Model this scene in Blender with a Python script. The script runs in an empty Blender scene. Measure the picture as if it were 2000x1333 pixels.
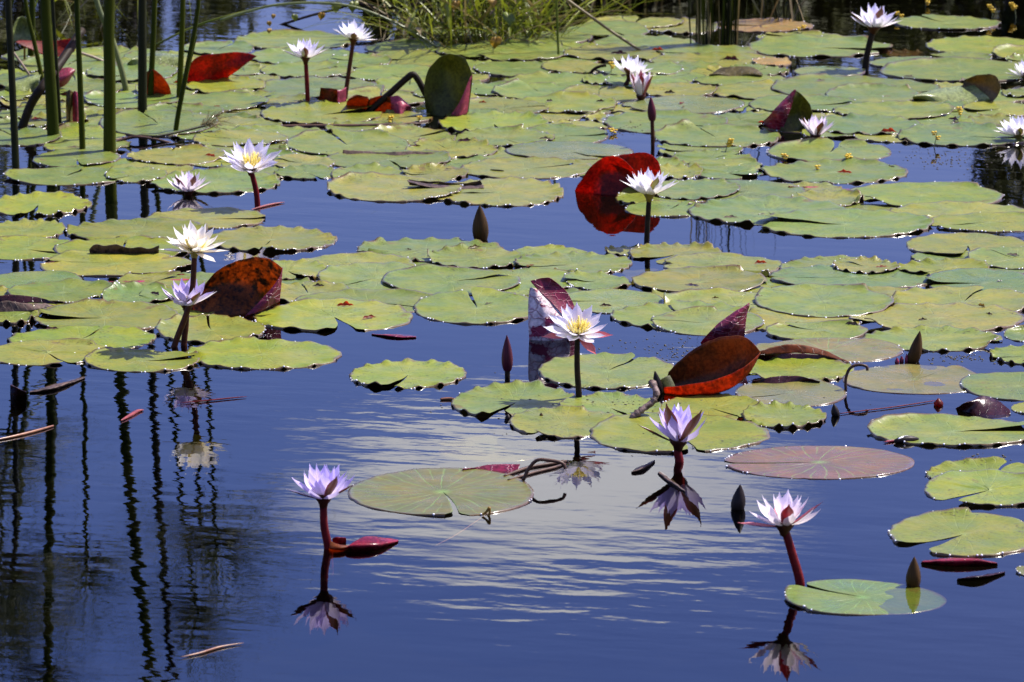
import bpy, math, random
from mathutils import Vector, Matrix, noise as mnoise
random.seed(7)
R = math.radians
sc = bpy.context.scene
col = sc.collection
# ------------------------------------------------------------------ camera, sky, sun, exposure
F_PX, CAM_H, PITCH = 10167.0, 2.0, R(11.7)          # focal length in 2000-px units, eye height in metres
cam_d = bpy.data.cameras.new('camera'); cam = bpy.data.objects.new('camera', cam_d); col.objects.link(cam)
cam_d.sensor_width = 36.0; cam_d.lens = 36.0 * F_PX / 2000.0
cam_d.clip_start = 0.1; cam_d.clip_end = 3000.0
cam.location = (0, 0, CAM_H); cam.rotation_euler = (math.pi / 2 - PITCH, 0, 0)
cam_d.dof.use_dof = True; cam_d.dof.focus_distance = 9.6; cam_d.dof.aperture_fstop = 18.0
sc.camera = cam
SUN_EL, SUN_AZ = R(54), R(63)                        # azimuth clockwise from the view direction (+Y)
world = bpy.data.worlds.new('World'); sc.world = world; world.use_nodes = True
SKY_STRENGTH, SUN_STRENGTH, EXPOSURE = 0.10, 4.6, 0.95
sun_d = bpy.data.lights.new('sun', 'SUN'); sun_d.energy = SUN_STRENGTH; sun_d.angle = R(0.5); sun_d.color = (1.0, 0.955, 0.87)
sun = bpy.data.objects.new('sun', sun_d); col.objects.link(sun)
sdir = Vector((math.sin(SUN_AZ) * math.cos(SUN_EL), math.cos(SUN_AZ) * math.cos(SUN_EL), math.sin(SUN_EL)))
sun.rotation_euler = (-sdir).to_track_quat('-Z', 'Y').to_euler(); sun.location = sdir * 30
vs = sc.view_settings; vs.view_transform = 'Standard'; vs.look = 'None'; vs.gamma = 1.0; vs.exposure = EXPOSURE; vs.use_curve_mapping = False
sc.render.engine = 'CYCLES'
sc.cycles.use_denoising = True
sc.cycles.max_bounces = 8; sc.cycles.transparent_max_bounces = 16
sc.cycles.caustics_reflective = False; sc.cycles.caustics_refractive = False

class NT:
    """small helper for node trees"""
    def __init__(s, tree): s.t = tree; s.n = tree.nodes; s.l = tree.links; s.n.clear()
    def node(s, typ, **kw):
        n = s.n.new(typ)
        for k, v in kw.items(): setattr(n, k, v)
        return n
    def put(s, sock, v):
        if isinstance(v, bpy.types.NodeSocket): s.l.new(v, sock)
        elif v is not None: sock.default_value = v
    def math(s, op, a, b=None, c=None, clamp=False):
        n = s.node('ShaderNodeMath', operation=op, use_clamp=clamp)
        for i, v in enumerate((a, b, c)): s.put(n.inputs[i], v)
        return n.outputs[0]
    def vmul(s, v, xyz):
        n = s.node('ShaderNodeVectorMath', operation='MULTIPLY'); s.put(n.inputs[0], v); s.put(n.inputs[1], xyz); return n.outputs[0]
    def vadd(s, v, w):
        n = s.node('ShaderNodeVectorMath', operation='ADD'); s.put(n.inputs[0], v); s.put(n.inputs[1], w); return n.outputs[0]
    def noise(s, vec, scale, detail=3.0, rough=0.5, dist=0.0):
        n = s.node('ShaderNodeTexNoise'); s.put(n.inputs['Vector'], vec); n.inputs['Scale'].default_value = scale
        n.inputs['Detail'].default_value = detail; n.inputs['Roughness'].default_value = rough; n.inputs['Distortion'].default_value = dist
        return n.outputs[0]
    def ramp(s, v, lo, hi, a=0.0, b=1.0):
        n = s.node('ShaderNodeMapRange', interpolation_type='SMOOTHSTEP'); s.put(n.inputs[0], v)
        for i, x in zip((1, 2, 3, 4), (lo, hi, a, b)): s.put(n.inputs[i], x)
        return n.outputs[0]
    def mix(s, fac, a, b, mode='MIX'):
        n = s.node('ShaderNodeMix', data_type='RGBA', blend_type=mode)
        s.put(n.inputs[0], fac); s.put(n.inputs[6], a); s.put(n.inputs[7], b); return n.outputs[2]
    def bump(s, h, strength=1.0, dist=1.0, normal=None):
        n = s.node('ShaderNodeBump'); n.inputs['Strength'].default_value = strength; n.inputs['Distance'].default_value = dist
        s.put(n.inputs['Height'], h)
        if normal is not None: s.put(n.inputs['Normal'], normal)
        return n.outputs[0]
    def mixsh(s, fac, a, b):
        n = s.node('ShaderNodeMixShader'); s.put(n.inputs[0], fac); s.l.new(a, n.inputs[1]); s.l.new(b, n.inputs[2]); return n.outputs[0]

def rgb(c): return (c[0], c[1], c[2], 1.0)

# sky with scattered fair-weather clouds
w = NT(world.node_tree)
sky = w.node('ShaderNodeTexSky', sky_type='NISHITA', sun_disc=False, sun_elevation=SUN_EL, sun_rotation=SUN_AZ)
sky.air_density = 1.0; sky.dust_density = 1.9; sky.ozone_density = 5.0; sky.altitude = 0
hs = w.node('ShaderNodeHueSaturation'); hs.inputs['Saturation'].default_value = 1.36; hs.inputs['Value'].default_value = 1.03
w.l.new(w.mix(1.0, sky.outputs[0], (1.13, 0.91, 1.08, 1), 'MULTIPLY'), hs.inputs['Color'])   # the camera's violet-leaning white balance
gen = w.node('ShaderNodeTexCoord').outputs['Generated']
sep = w.node('ShaderNodeSeparateXYZ'); w.l.new(gen, sep.inputs[0])
el = w.math('ARCSINE', sep.outputs[2]); az = w.math('ARCTAN2', sep.outputs[0], sep.outputs[1])
ex = w.math('DIVIDE', w.math('SUBTRACT', az, R(0.45)), R(2.9)); ey = w.math('DIVIDE', w.math('SUBTRACT', el, R(13.25)), R(0.95))
dist = w.math('SQRT', w.math('ADD', w.math('MULTIPLY', ex, ex), w.math('MULTIPLY', ey, ey)))
cl_n = w.noise(w.vmul(gen, (1, 1, 2.6)), 26.0, 4.0, 0.5)
local = w.ramp(w.math('ADD', dist, w.math('MULTIPLY', w.math('SUBTRACT', cl_n, 0.5), 1.1)), 1.12, 0.5)
big = w.noise(w.vmul(gen, (1, 1, 2.6)), 3.1, 6.0, 0.55)
high = w.ramp(el, R(18), R(30))                       # the other clouds ride higher in the sky
other = w.math('MULTIPLY', w.ramp(big, 0.54, 0.66), high)
cmask = w.math('MAXIMUM', w.math('MULTIPLY', local, 0.85), w.math('MULTIPLY', other, 0.8))
skyc = w.mix(cmask, hs.outputs[0], (10.0, 9.9, 9.9, 1))
bg = w.node('ShaderNodeBackground'); w.l.new(skyc, bg.inputs[0]); bg.inputs[1].default_value = SKY_STRENGTH
out = w.node('ShaderNodeOutputWorld'); w.l.new(bg.outputs[0], out.inputs[0])

# ------------------------------------------------------------------ geometry helpers
FWD = Vector((0, math.cos(PITCH), -math.sin(PITCH))); UPV = Vector((0, math.sin(PITCH), math.cos(PITCH))); CAM = Vector((0, 0, CAM_H))
def ray(X, Y): return FWD + Vector((1, 0, 0)) * ((X - 1000) / F_PX) - UPV * ((Y - 666.5) / F_PX)
def gp(X, Y, z=0.0):                                  # point of the water plane seen at X, Y of the photograph
    d = ray(X, Y); return CAM + d * ((z - CAM_H) / d.z)
def at(X, Y, y):                                      # point seen at X, Y that stands y metres away
    d = ray(X, Y); return CAM + d * (y / d.y)
def mpp(X, Y): return (gp(X, Y) - CAM).length / F_PX   # metres per photo pixel at the water there

def mesh(name, verts, faces, mats, smooth=True, uvs=None, mat_idx=None):
    me = bpy.data.meshes.new(name); me.from_pydata([tuple(v) for v in verts], [], faces)
    for m in (mats if isinstance(mats, (list, tuple)) else [mats]): me.materials.append(m)
    if smooth: me.polygons.foreach_set('use_smooth', [True] * len(me.polygons))
    if uvs is not None:
        ul = me.uv_layers.new(name='UVMap')
        for lp in me.loops: ul.data[lp.index].uv = uvs[lp.vertex_index]
    if mat_idx is not None: me.polygons.foreach_set('material_index', mat_idx)
    me.update(); return me
def link(name, me, parent=None, loc=(0, 0, 0)):
    o = bpy.data.objects.new(name, me); col.objects.link(o); o.location = loc
    if parent is not None: o.parent = parent
    return o
def tag(o, label, cat, group=None):
    o['label'] = label; o['category'] = cat
    if group: o['group'] = group
    return o
def thing(name, loc, label, cat, group=None):
    o = bpy.data.objects.new(name, None); col.objects.link(o); o.location = loc; o.empty_display_size = 0.05
    return tag(o, label, cat, group)
def cr(p0, p1, p2, p3, t):
    return 0.5 * ((2 * p1) + (p2 - p0) * t + (2 * p0 - 5 * p1 + 4 * p2 - p3) * t * t + (3 * p1 - p0 - 3 * p2 + p3) * t ** 3)
def resample(pts, n):
    if len(pts) == 1: return [pts[0].copy() for _ in range(n)]
    if len(pts) == 2: return [pts[0].lerp(pts[1], i / (n - 1)) for i in range(n)]
    out = []
    for i in range(n):
        u = i / (n - 1) * (len(pts) - 1); k = min(int(u), len(pts) - 2); t = u - k
        out.append(cr(pts[max(k - 1, 0)], pts[k], pts[k + 1], pts[min(k + 2, len(pts) - 1)], t))
    return out
def tube_geo(V, Fc, pts, rad, sides=8, cap=True):
    """appends a tube along pts; rad = float, list or function of t"""
    n = len(pts); base = len(V); up = Vector((0.31, 0.87, 0.1))
    for i, p in enumerate(pts):
        d = (pts[min(i + 1, n - 1)] - pts[max(i - 1, 0)])
        d = d.normalized() if d.length > 1e-9 else Vector((0, 0, 1))
        a = d.cross(up); a = a.normalized() if a.length > 1e-5 else d.orthogonal().normalized(); b = d.cross(a)
        t = i / (n - 1); r = rad(t) if callable(rad) else (rad[i] if isinstance(rad, (list, tuple)) else rad)
        for k in range(sides):
            q = 2 * math.pi * k / sides; V.append(p + (a * math.cos(q) + b * math.sin(q)) * r)
    for i in range(n - 1):
        for k in range(sides):
            k2 = (k + 1) % sides
            Fc.append((base + i * sides + k, base + i * sides + k2, base + (i + 1) * sides + k2, base + (i + 1) * sides + k))
    if cap:
        Fc.append(tuple(base + k for k in range(sides))[::-1]); Fc.append(tuple(base + (n - 1) * sides + k for k in range(sides)))
def tube(name, pts, rad, mat, parent=None, sides=8, loc=None, n=14):
    pts = resample([Vector(p) for p in pts], n); V, Fc = [], []
    o0 = Vector(loc) if loc is not None else Vector((0, 0, 0))
    tube_geo(V, Fc, [p - o0 for p in pts], rad, sides)
    return link(name, mesh(name, V, Fc, mat), parent, (0, 0, 0) if parent is not None else o0)

# ------------------------------------------------------------------ materials
def newmat(name):
    m = bpy.data.materials.new(name); m.use_nodes = True; return m, NT(m.node_tree)
def finish(t, sh): o = t.node('ShaderNodeOutputMaterial'); t.l.new(sh, o.inputs[0])
def principled(t, base, rough, normal=None, spec=0.5):
    p = t.node('ShaderNodeBsdfPrincipled'); t.put(p.inputs['Base Color'], base); t.put(p.inputs['Roughness'], rough)
    p.inputs['Specular IOR Level'].default_value = spec
    if normal is not None: t.l.new(normal, p.inputs['Normal'])
    return p.outputs[0]
def rnd_coord(t, which='Object'):
    tc = t.node('ShaderNodeTexCoord').outputs[which]; oi = t.node('ShaderNodeObjectInfo')
    c = t.node('ShaderNodeCombineXYZ'); s = t.math('MULTIPLY', oi.outputs['Random'], 37.0)
    t.l.new(s, c.inputs[0]); t.l.new(t.math('MULTIPLY', oi.outputs['Random'], 91.0), c.inputs[1])
    return t.vadd(tc, c.outputs[0]), oi

def mat_pad(name, veincol=None, veinamt=0.42, specks=1.0, rough=0.36):
    m, t = newmat(name); vec, oi = rnd_coord(t)
    base = oi.outputs['Color']
    uv = t.node('ShaderNodeUVMap').outputs[0]; su = t.node('ShaderNodeSeparateXYZ'); t.l.new(uv, su.inputs[0])
    u, v = su.outputs[0], su.outputs[1]
    n1 = t.noise(vec, 14.0, 5.0, 0.6)
    c = t.mix(t.ramp(n1, 0.35, 0.7), t.mix(1.0, base, (0.84, 0.93, 0.95, 1), 'MULTIPLY'), t.mix(1.0, base, (1.25, 1.08, 0.80, 1), 'MULTIPLY'))
    n2 = t.noise(vec, 5.0, 3.0, 0.5)
    c = t.mix(t.ramp(n2, 0.56, 0.74, 0.0, 0.36), c, (0.235, 0.20, 0.045, 1))
    dec = t.math('ADD', t.noise(vec, 17.0, 5.0, 0.65), t.math('MULTIPLY', v, 0.14)); c = t.mix(t.ramp(dec, 0.735, 0.79, 0.0, 0.75), c, (0.13, 0.085, 0.03, 1))   # decaying patches
    fine = t.noise(vec, 85.0, 4.0, 0.65); c = t.mix(t.ramp(fine, 0.3, 0.7, 0.22, 0.0), c, (0.05, 0.06, 0.012, 1))
    # radial veins, forking towards the margin
    wob = t.math('MULTIPLY', t.math('SUBTRACT', t.noise(vec, 22.0, 2.0), 0.5), 0.022)
    a = t.math('ADD', u, wob)
    v1 = t.ramp(t.math('ABSOLUTE', t.math('SINE', t.math('MULTIPLY', a, math.pi * 17))), 0.24, 0.0)
    v2 = t.ramp(t.math('ABSOLUTE', t.math('SINE', t.math('MULTIPLY', a, math.pi * 34))), 0.30, 0.0)
    vein = t.math('MAXIMUM', t.math('MULTIPLY', v1, t.ramp(v, 0.95, 0.25)), t.math('MULTIPLY', t.math('MULTIPLY', v2, t.ramp(v, 0.4, 0.6)), 0.5))
    vc = veincol if veincol else (0.20, 0.25, 0.07)
    c = t.mix(t.math('MULTIPLY', vein, veinamt), c, rgb(vc))
    c = t.mix(t.ramp(v, 0.14, 0.0, 0.0, 0.55), c, rgb(vc))
    # specks, nibbles and brown margin
    sp = t.noise(vec, 210.0, 2.0, 0.5); cov = t.noise(vec, 9.0, 2.0)
    s1 = t.math('MULTIPLY', t.ramp(sp, 0.625, 0.655), t.ramp(cov, 0.40, 0.56))
    sp2 = t.noise(vec, 75.0, 3.0, 0.6); s2 = t.ramp(sp2, 0.695, 0.715)
    c = t.mix(t.math('MULTIPLY', t.math('MAXIMUM', s1, s2), 0.8 * specks), c, (0.035, 0.026, 0.012, 1))
    edge = t.math('ADD', v, t.math('MULTIPLY', t.math('SUBTRACT', t.noise(vec, 30.0, 3.0), 0.5), 0.10))
    c = t.mix(t.ramp(edge, 0.955, 1.01, 0.0, 0.88), c, (0.085, 0.040, 0.016, 1))
    geo = t.node('ShaderNodeNewGeometry')
    c = t.mix(geo.outputs['Backfacing'], c, (0.115, 0.022, 0.02, 1))
    h = t.math('ADD', t.math('MULTIPLY', vein, -0.0007), t.math('MULTIPLY', t.noise(vec, 55.0, 4.0, 0.6), 0.0016))
    r = t.ramp(t.noise(vec, 20.0, 3.0), 0.3, 0.7, rough - 0.06, rough + 0.12)
    pn = t.node('ShaderNodeBsdfPrincipled'); t.put(pn.inputs['Base Color'], c); t.put(pn.inputs['Roughness'], r); pn.inputs['Specular IOR Level'].default_value = 0.2
    nb = t.bump(h, 0.8, 1.0); t.l.new(nb, pn.inputs['Normal'])
    t.put(pn.inputs['Coat Weight'], t.ramp(t.math('ADD', v, t.math('MULTIPLY', t.noise(vec, 25.0, 2.0), 0.08)), 0.97, 1.04, 0.0, 0.6)); pn.inputs['Coat Roughness'].default_value = 0.16   # wet margin
    sh = pn.outputs[0]
    finish(t, sh); return m
M = {}
M['pad'] = mat_pad('pad_leaf')
M['pad_veined'] = mat_pad('pad_leaf_pale_veins', (0.17, 0.30, 0.07), 0.75, 0.35, 0.3)
M['pad_smooth'] = mat_pad('pad_leaf_smooth', (0.17, 0.21, 0.08), 0.22, 0.3, 0.27)

def mat_leaf(name, face, back=None, trans=(0.5, 0.08, 0.02), tfac=0.45, rough=0.35, blotch=None, bl=(0.5, 0.6), veinh=0.0012, veinc=None, scale=45.0, net=None):
    """curled leaf: two-sided colour, light shining through, raised veins"""
    m, t = newmat(name); vec, oi = rnd_coord(t)
    big = t.noise(vec, scale * 0.4, 3.0, 0.6); mot = t.math('ADD', t.math('MULTIPLY', t.noise(vec, scale * 3.4, 4.0, 0.7), 0.55), t.math('MULTIPLY', big, 0.45))
    c = t.mix(t.ramp(mot, 0.32, 0.68), rgb([x * 0.35 for x in face]), rgb([min(1, x * 1.5) for x in face]))
    tcol = t.mix(t.ramp(mot, 0.32, 0.68), rgb([x * 0.35 for x in trans]), rgb([min(1, x * 1.35) for x in trans]))
    if back is not None:
        c = t.mix(t.node('ShaderNodeNewGeometry').outputs['Backfacing'], c, rgb(back))
    if blotch is not None:
        bm = t.ramp(t.noise(vec, 75.0 if not net else 26.0, 4.0, 0.65), bl[0], bl[1])
        c = t.mix(bm, c, rgb(blotch)); tcol = t.mix(bm, tcol, rgb([x * 0.4 for x in blotch]))
    uvs = t.node('ShaderNodeSeparateXYZ'); t.l.new(t.node('ShaderNodeUVMap').outputs[0], uvs.inputs[0])
    wb = t.math('MULTIPLY', t.math('SUBTRACT', t.noise(vec, 35.0, 2.0), 0.5), 0.16)
    if net:
        vor = t.node('ShaderNodeTexVoronoi', feature='DISTANCE_TO_EDGE'); vor.inputs['Scale'].default_value = 1.0
        t.l.new(t.vadd(t.vmul(vec, net), t.vmul(t.node('ShaderNodeTexNoise').outputs[1], (0.4, 0.4, 0.4))), vor.inputs['Vector'])
        line = t.ramp(vor.outputs['Distance'], 0.07, 0.0)
    else:
        line = t.math('MULTIPLY', t.ramp(t.math('ABSOLUTE', t.math('SINE', t.math('MULTIPLY', t.math('ADD', uvs.outputs[0], wb), math.pi * 9))), 0.14, 0.0), 0.35)
    if veinc is not None: c = t.mix(t.math('MULTIPLY', line, 0.55), c, rgb(veinc))
    if veinc is None and face[0] < 0.5:
        c = t.mix(t.math('MULTIPLY', line, 0.9), c, rgb([x * 0.35 for x in face])); tcol = t.mix(line, tcol, rgb([x * 0.4 for x in trans]))
    nrm = t.bump(t.math('ADD', t.math('MULTIPLY', line, veinh), t.math('MULTIPLY', t.noise(vec, 90.0, 3.0), veinh * 0.8)), 1.0, 1.0)
    p = principled(t, c, rough + 0.08, nrm, 0.3)
    tr = t.node('ShaderNodeBsdfTranslucent'); t.put(tr.inputs[0], tcol); t.l.new(nrm, tr.inputs['Normal'])
    finish(t, t.mixsh(tfac, p, tr.outputs[0])); return m
M['leaf_orange'] = mat_leaf('leaf_orange_underside', (0.16, 0.045, 0.010), None, (0.50, 0.125, 0.012), 0.5, veinh=0.0006)
M['leaf_fiery'] = mat_leaf('leaf_red_orange_painted_lit', (0.24, 0.045, 0.010), None, (0.85, 0.13, 0.010), 0.6, veinh=0.0006)  # sunlit front wall of the boat leaf, brightness painted into the colour
M['leaf_shade_brown'] = mat_leaf('leaf_orange_painted_shade', (0.12, 0.048, 0.010), None, (0.34, 0.11, 0.010), 0.45, veinh=0.0006)  # back wall of the same leaf, its own shade painted in as brown
M['leaf_blotchy'] = mat_leaf('leaf_orange_blotched', (0.18, 0.060, 0.012), None, (0.56, 0.18, 0.014), 0.55, 0.35, (0.04, 0.016, 0.008), (0.42, 0.66), veinh=0.0008)
M['leaf_red'] = mat_leaf('leaf_red_underside', (0.17, 0.018, 0.010), None, (0.62, 0.055, 0.010), 0.55, veinh=0.0006)
M['leaf_purple'] = mat_leaf('leaf_purple_underside', (0.17, 0.016, 0.042), None, (0.40, 0.02, 0.06), 0.22, 0.24, None, veinh=0.0012, veinc=(0.42, 0.14, 0.20), net=(38, 38, 85))
M['leaf_crimson'] = mat_leaf('leaf_crimson_wet', (0.22, 0.014, 0.028), None, (0.45, 0.03, 0.03), 0.3, 0.16, veinh=0.0005)
M['leaf_maroon'] = mat_leaf('leaf_maroon_wet', (0.035, 0.010, 0.012), None, (0.16, 0.02, 0.02), 0.12, 0.16)
M['leaf_pink'] = mat_leaf('leaf_pink_underside', (0.34, 0.05, 0.09), None, (0.5, 0.06, 0.08), 0.3, 0.28)
M['leaf_green'] = mat_leaf('leaf_green_upright', (0.075, 0.085, 0.014), None, (0.20, 0.20, 0.015), 0.4, 0.36, veinh=0.0006)
M['leaf_olive'] = mat_leaf('leaf_olive_brown', (0.10, 0.08, 0.02), (0.16, 0.05, 0.02), (0.30, 0.18, 0.03), 0.35, 0.3)
M['leaf_pale'] = mat_leaf('leaf_pale_glossy', (0.20, 0.24, 0.08), (0.22, 0.05, 0.03), (0.3, 0.3, 0.08), 0.2, 0.16)
M['leaf_dry'] = mat_leaf('leaf_dry_brown', (0.09, 0.055, 0.04), (0.16, 0.12, 0.10), (0.1, 0.05, 0.03), 0.1, 0.45, (0.03, 0.018, 0.013))
M['leaf_sheen'] = mat_leaf('leaf_purple_painted_sheen', (0.72, 0.56, 0.55), None, (0.4, 0.1, 0.15), 0.1, 0.25, (0.24, 0.018, 0.06), (0.54, 0.60), veinh=0.001, veinc=(0.30, 0.06, 0.11), scale=20, net=(34, 34, 48))  # pale sheen of a purple leaf, painted into the base colour

def mat_petal(name, base, tip, trans=0.35, veil=(0.9, 0.9, 0.9), back=None, mid=0.45):
    m, t = newmat(name); uv = t.node('ShaderNodeUVMap').outputs[0]; su = t.node('ShaderNodeSeparateXYZ'); t.l.new(uv, su.inputs[0])
    u, v = su.outputs[0], su.outputs[1]
    c = t.mix(t.ramp(v, 0.02, mid + 0.35), rgb(base), rgb(tip))
    streak = t.noise(t.vmul(uv, (26, 1.2, 1)), 1.0, 3.0, 0.6)
    c = t.mix(t.ramp(streak, 0.35, 0.75, 0.0, 0.35), c, t.mix(1.0, c, (0.82, 0.76, 0.93, 1), 'MULTIPLY'))
    if back is not None: c = t.mix(t.node('ShaderNodeNewGeometry').outputs['Backfacing'], c, back if not isinstance(back, tuple) else rgb(back))
    nrm = t.bump(streak, 0.35, 0.0008)
    p = principled(t, c, 0.45, nrm, 0.35)
    tr = t.node('ShaderNodeBsdfTranslucent'); t.l.new(c, tr.inputs[0])
    finish(t, t.mixsh(trans, p, tr.outputs[0])); return m
M['petal_lavender'] = mat_petal('petal_lavender', (0.86, 0.80, 0.86), (0.66, 0.57, 0.87))
M['petal_white'] = mat_petal('petal_white', (0.88, 0.86, 0.72), (0.86, 0.85, 0.92))
M['petal_cream'] = mat_petal('petal_cream', (0.86, 0.76, 0.42), (0.90, 0.88, 0.84))
M['petal_violet_white'] = mat_petal('petal_violet_white', (0.90, 0.88, 0.82), (0.82, 0.79, 0.92))
M['petal_pink'] = mat_petal('petal_pink_white', (0.90, 0.86, 0.83), (0.89, 0.81, 0.88))
def sep_mat(name, outc, inc=(0.78, 0.74, 0.70)):
    m, t = newmat(name); uv = t.node('ShaderNodeUVMap').outputs[0]; su = t.node('ShaderNodeSeparateXYZ'); t.l.new(uv, su.inputs[0])
    ed = t.math('ABSOLUTE', t.math('SUBTRACT', su.outputs[0], 0.5))
    st = t.noise(t.vmul(uv, (30, 2, 1)), 1.0, 3.0)
    oc = t.mix(t.ramp(st, 0.4, 0.7), rgb(outc), rgb([x * 0.5 for x in outc]))
    oc = t.mix(t.ramp(ed, 0.33, 0.5), oc, (0.25, 0.05, 0.07, 1))
    c = t.mix(t.node('ShaderNodeNewGeometry').outputs['Backfacing'], rgb(inc), oc)
    p = principled(t, c, 0.38); tr = t.node('ShaderNodeBsdfTranslucent'); t.l.new(c, tr.inputs[0])
    finish(t, t.mixsh(0.2, p, tr.outputs[0])); return m
M['sepal_brown'] = sep_mat('sepal_brown', (0.12, 0.045, 0.018))
M['sepal_olive'] = sep_mat('sepal_olive', (0.22, 0.20, 0.035))
M['sepal_red'] = sep_mat('sepal_red', (0.26, 0.015, 0.022), (0.42, 0.09, 0.11))
def simple(name, c1, c2, rough=0.4, scale=60.0, bump=0.0006, spec=0.5, stretch=(1, 1, 1), trans=0.0):
    m, t = newmat(name); vec, oi = rnd_coord(t); n = t.noise(t.vmul(vec, stretch), scale, 4.0, 0.6)
    c = t.mix(t.ramp(n, 0.3, 0.72), rgb(c1), rgb(c2))
    p = principled(t, c, rough, t.bump(n, 1.0, bump), spec)
    if trans > 0:
        tr = t.node('ShaderNodeBsdfTranslucent'); t.l.new(c, tr.inputs[0]); p = t.mixsh(trans, p, tr.outputs[0])
    finish(t, p); return m
M['stamen'] = simple('stamen_yellow', (0.86, 0.68, 0.12), (0.93, 0.84, 0.32), 0.5)
M['cup_olive'] = simple('receptacle_olive', (0.15, 0.12, 0.02), (0.22, 0.15, 0.03), 0.4, 70)
M['stalk_red'] = simple('stalk_red', (0.075, 0.004, 0.006), (0.15, 0.010, 0.012), 0.45, 70, spec=0.1)
M['stalk_brown'] = simple('stalk_brown', (0.038, 0.012, 0.006), (0.08, 0.024, 0.011), 0.45, 70, spec=0.12)
M['stalk_dark'] = simple('stalk_dark', (0.009, 0.006, 0.003), (0.022, 0.013, 0.006), 0.6, 70, spec=0.15)
M['bud_purple'] = simple('bud_purple', (0.035, 0.006, 0.013), (0.085, 0.012, 0.025), 0.4, 60, spec=0.16, stretch=(1, 1, .15))
M['bud_olive'] = simple('bud_olive', (0.022, 0.014, 0.003), (0.075, 0.036, 0.008), 0.45, 60, spec=0.12, stretch=(1, 1, .15))
M['bud_black'] = simple('bud_black', (0.008, 0.006, 0.005), (0.018, 0.010, 0.008), 0.45, 60, spec=0.18)
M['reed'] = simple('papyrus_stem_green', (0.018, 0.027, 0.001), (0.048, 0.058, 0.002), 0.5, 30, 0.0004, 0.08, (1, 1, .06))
M['reed_dark'] = simple('papyrus_stem_painted_shade', (0.007, 0.009, 0.001), (0.016, 0.018, 0.002), 0.5, 30, 0.0004, 0.15, (1, 1, .06))  # darker copy of the stem green, backlit shade put into the colour
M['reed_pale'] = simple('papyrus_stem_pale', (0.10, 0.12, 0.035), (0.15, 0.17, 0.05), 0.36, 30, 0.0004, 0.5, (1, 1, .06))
M['umbel'] = simple('papyrus_umbel', (0.06, 0.085, 0.025), (0.12, 0.14, 0.05), 0.5, 8, trans=0.25)
M['bract'] = simple('papyrus_bract', (0.08, 0.03, 0.015), (0.14, 0.06, 0.025), 0.5, 20)
M['grass'] = simple('grass_blade', (0.09, 0.13, 0.008), (0.26, 0.28, 0.02), 0.42, 9, 0.0003, trans=0.4)
M['grass_dry'] = simple('grass_blade_dry', (0.16, 0.12, 0.045), (0.26, 0.20, 0.08), 0.5, 12, 0.0003, trans=0.2)
M['vine_leaf'] = simple('vine_leaf', (0.15, 0.20, 0.03), (0.26, 0.28, 0.05), 0.4, 30, 0.0004, trans=0.4)
M['yellow_leaf'] = simple('yellow_leaf', (0.30, 0.17, 0.015), (0.45, 0.28, 0.03), 0.45, 30, 0.0004, trans=0.35)
M['yellow'] = simple('bladderwort_yellow', (0.75, 0.52, 0.02), (0.85, 0.65, 0.06), 0.5, 80, 0.0003, trans=0.3)
M['shrub'] = simple('shrub_leaf', (0.018, 0.028, 0.004), (0.12, 0.135, 0.014), 0.55, 5.0, 0.0003, 0.2, trans=0.4)
M['bark'] = simple('bark', (0.04, 0.03, 0.02), (0.09, 0.07, 0.05), 0.8, 20, 0.004)
M['twig'] = simple('twig_brown', (0.04, 0.02, 0.012), (0.10, 0.05, 0.03), 0.5, 50, spec=0.25)
M['twig_grey'] = simple('twig_grey_brown', (0.035, 0.020, 0.016), (0.22, 0.15, 0.13), 0.55, 70, 0.004, 0.25)
M['twig_pale'] = simple('twig_pale', (0.22, 0.16, 0.11), (0.32, 0.24, 0.17), 0.5, 50)
M['glint_white'] = simple('painted_glint', (0.92, 0.93, 0.95), (0.95, 0.95, 0.97), 0.08, 30, 0.0, 0.8)  # plain white that paints in bright glints and highlights
M['debris'] = simple('plant_debris', (0.025, 0.022, 0.010), (0.08, 0.065, 0.03), 0.6, 120)
M['mud'] = simple('pond_mud', (0.0016, 0.0016, 0.0012), (0.0026, 0.0024, 0.0016), 1.0, 2.0, 0.0, 0.0)
M['soil'] = simple('bank_soil', (0.03, 0.028, 0.014), (0.075, 0.075, 0.03), 0.9, 3.0, 0.02)
M['red_float'] = simple('floating_leaf_red', (0.12, 0.012, 0.01), (0.24, 0.03, 0.02), 0.4, 60)
M['orange_float'] = simple('floating_leaf_orange', (0.14, 0.05, 0.02), (0.26, 0.11, 0.04), 0.35, 60)

# water: a Fresnel mirror over clear, dark-floored depth, stirred by small ripples
m, t = newmat('pond_water'); M['water'] = m
gpn = t.node('ShaderNodeNewGeometry').outputs['Position']
rot = t.node('ShaderNodeVectorRotate', rotation_type='Z_AXIS'); t.l.new(gpn, rot.inputs['Vector']); rot.inputs['Angle'].default_value = R(14)
pr = rot.outputs[0]
calm = t.ramp(t.noise(t.vmul(pr, (0.8, 1.0, 1)), 1.3, 2.0), 0.36, 0.68, 0.45, 1.35)
n_a = t.noise(t.vmul(pr, (4.0, 10.0, 1)), 1.0, 1.0, 0.5, 0.3)
n_b = t.noise(t.vmul(pr, (13.0, 30.0, 1)), 1.0, 1.0, 0.5, 0.2)
n_c = t.noise(t.vmul(pr, (55.0, 80.0, 1)), 1.0, 1.0, 0.5)
h = t.math('ADD', t.math('ADD', t.math('MULTIPLY', n_a, 0.00062), t.math('MULTIPLY', n_b, 0.00019)), t.math('MULTIPLY', n_c, 0.000035))
h = t.math('MULTIPLY', h, calm)
nrm = t.bump(h, 1.0, 1.0)
fr = t.node('ShaderNodeFresnel'); fr.inputs['IOR'].default_value = 1.333; t.l.new(nrm, fr.inputs['Normal'])
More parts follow.
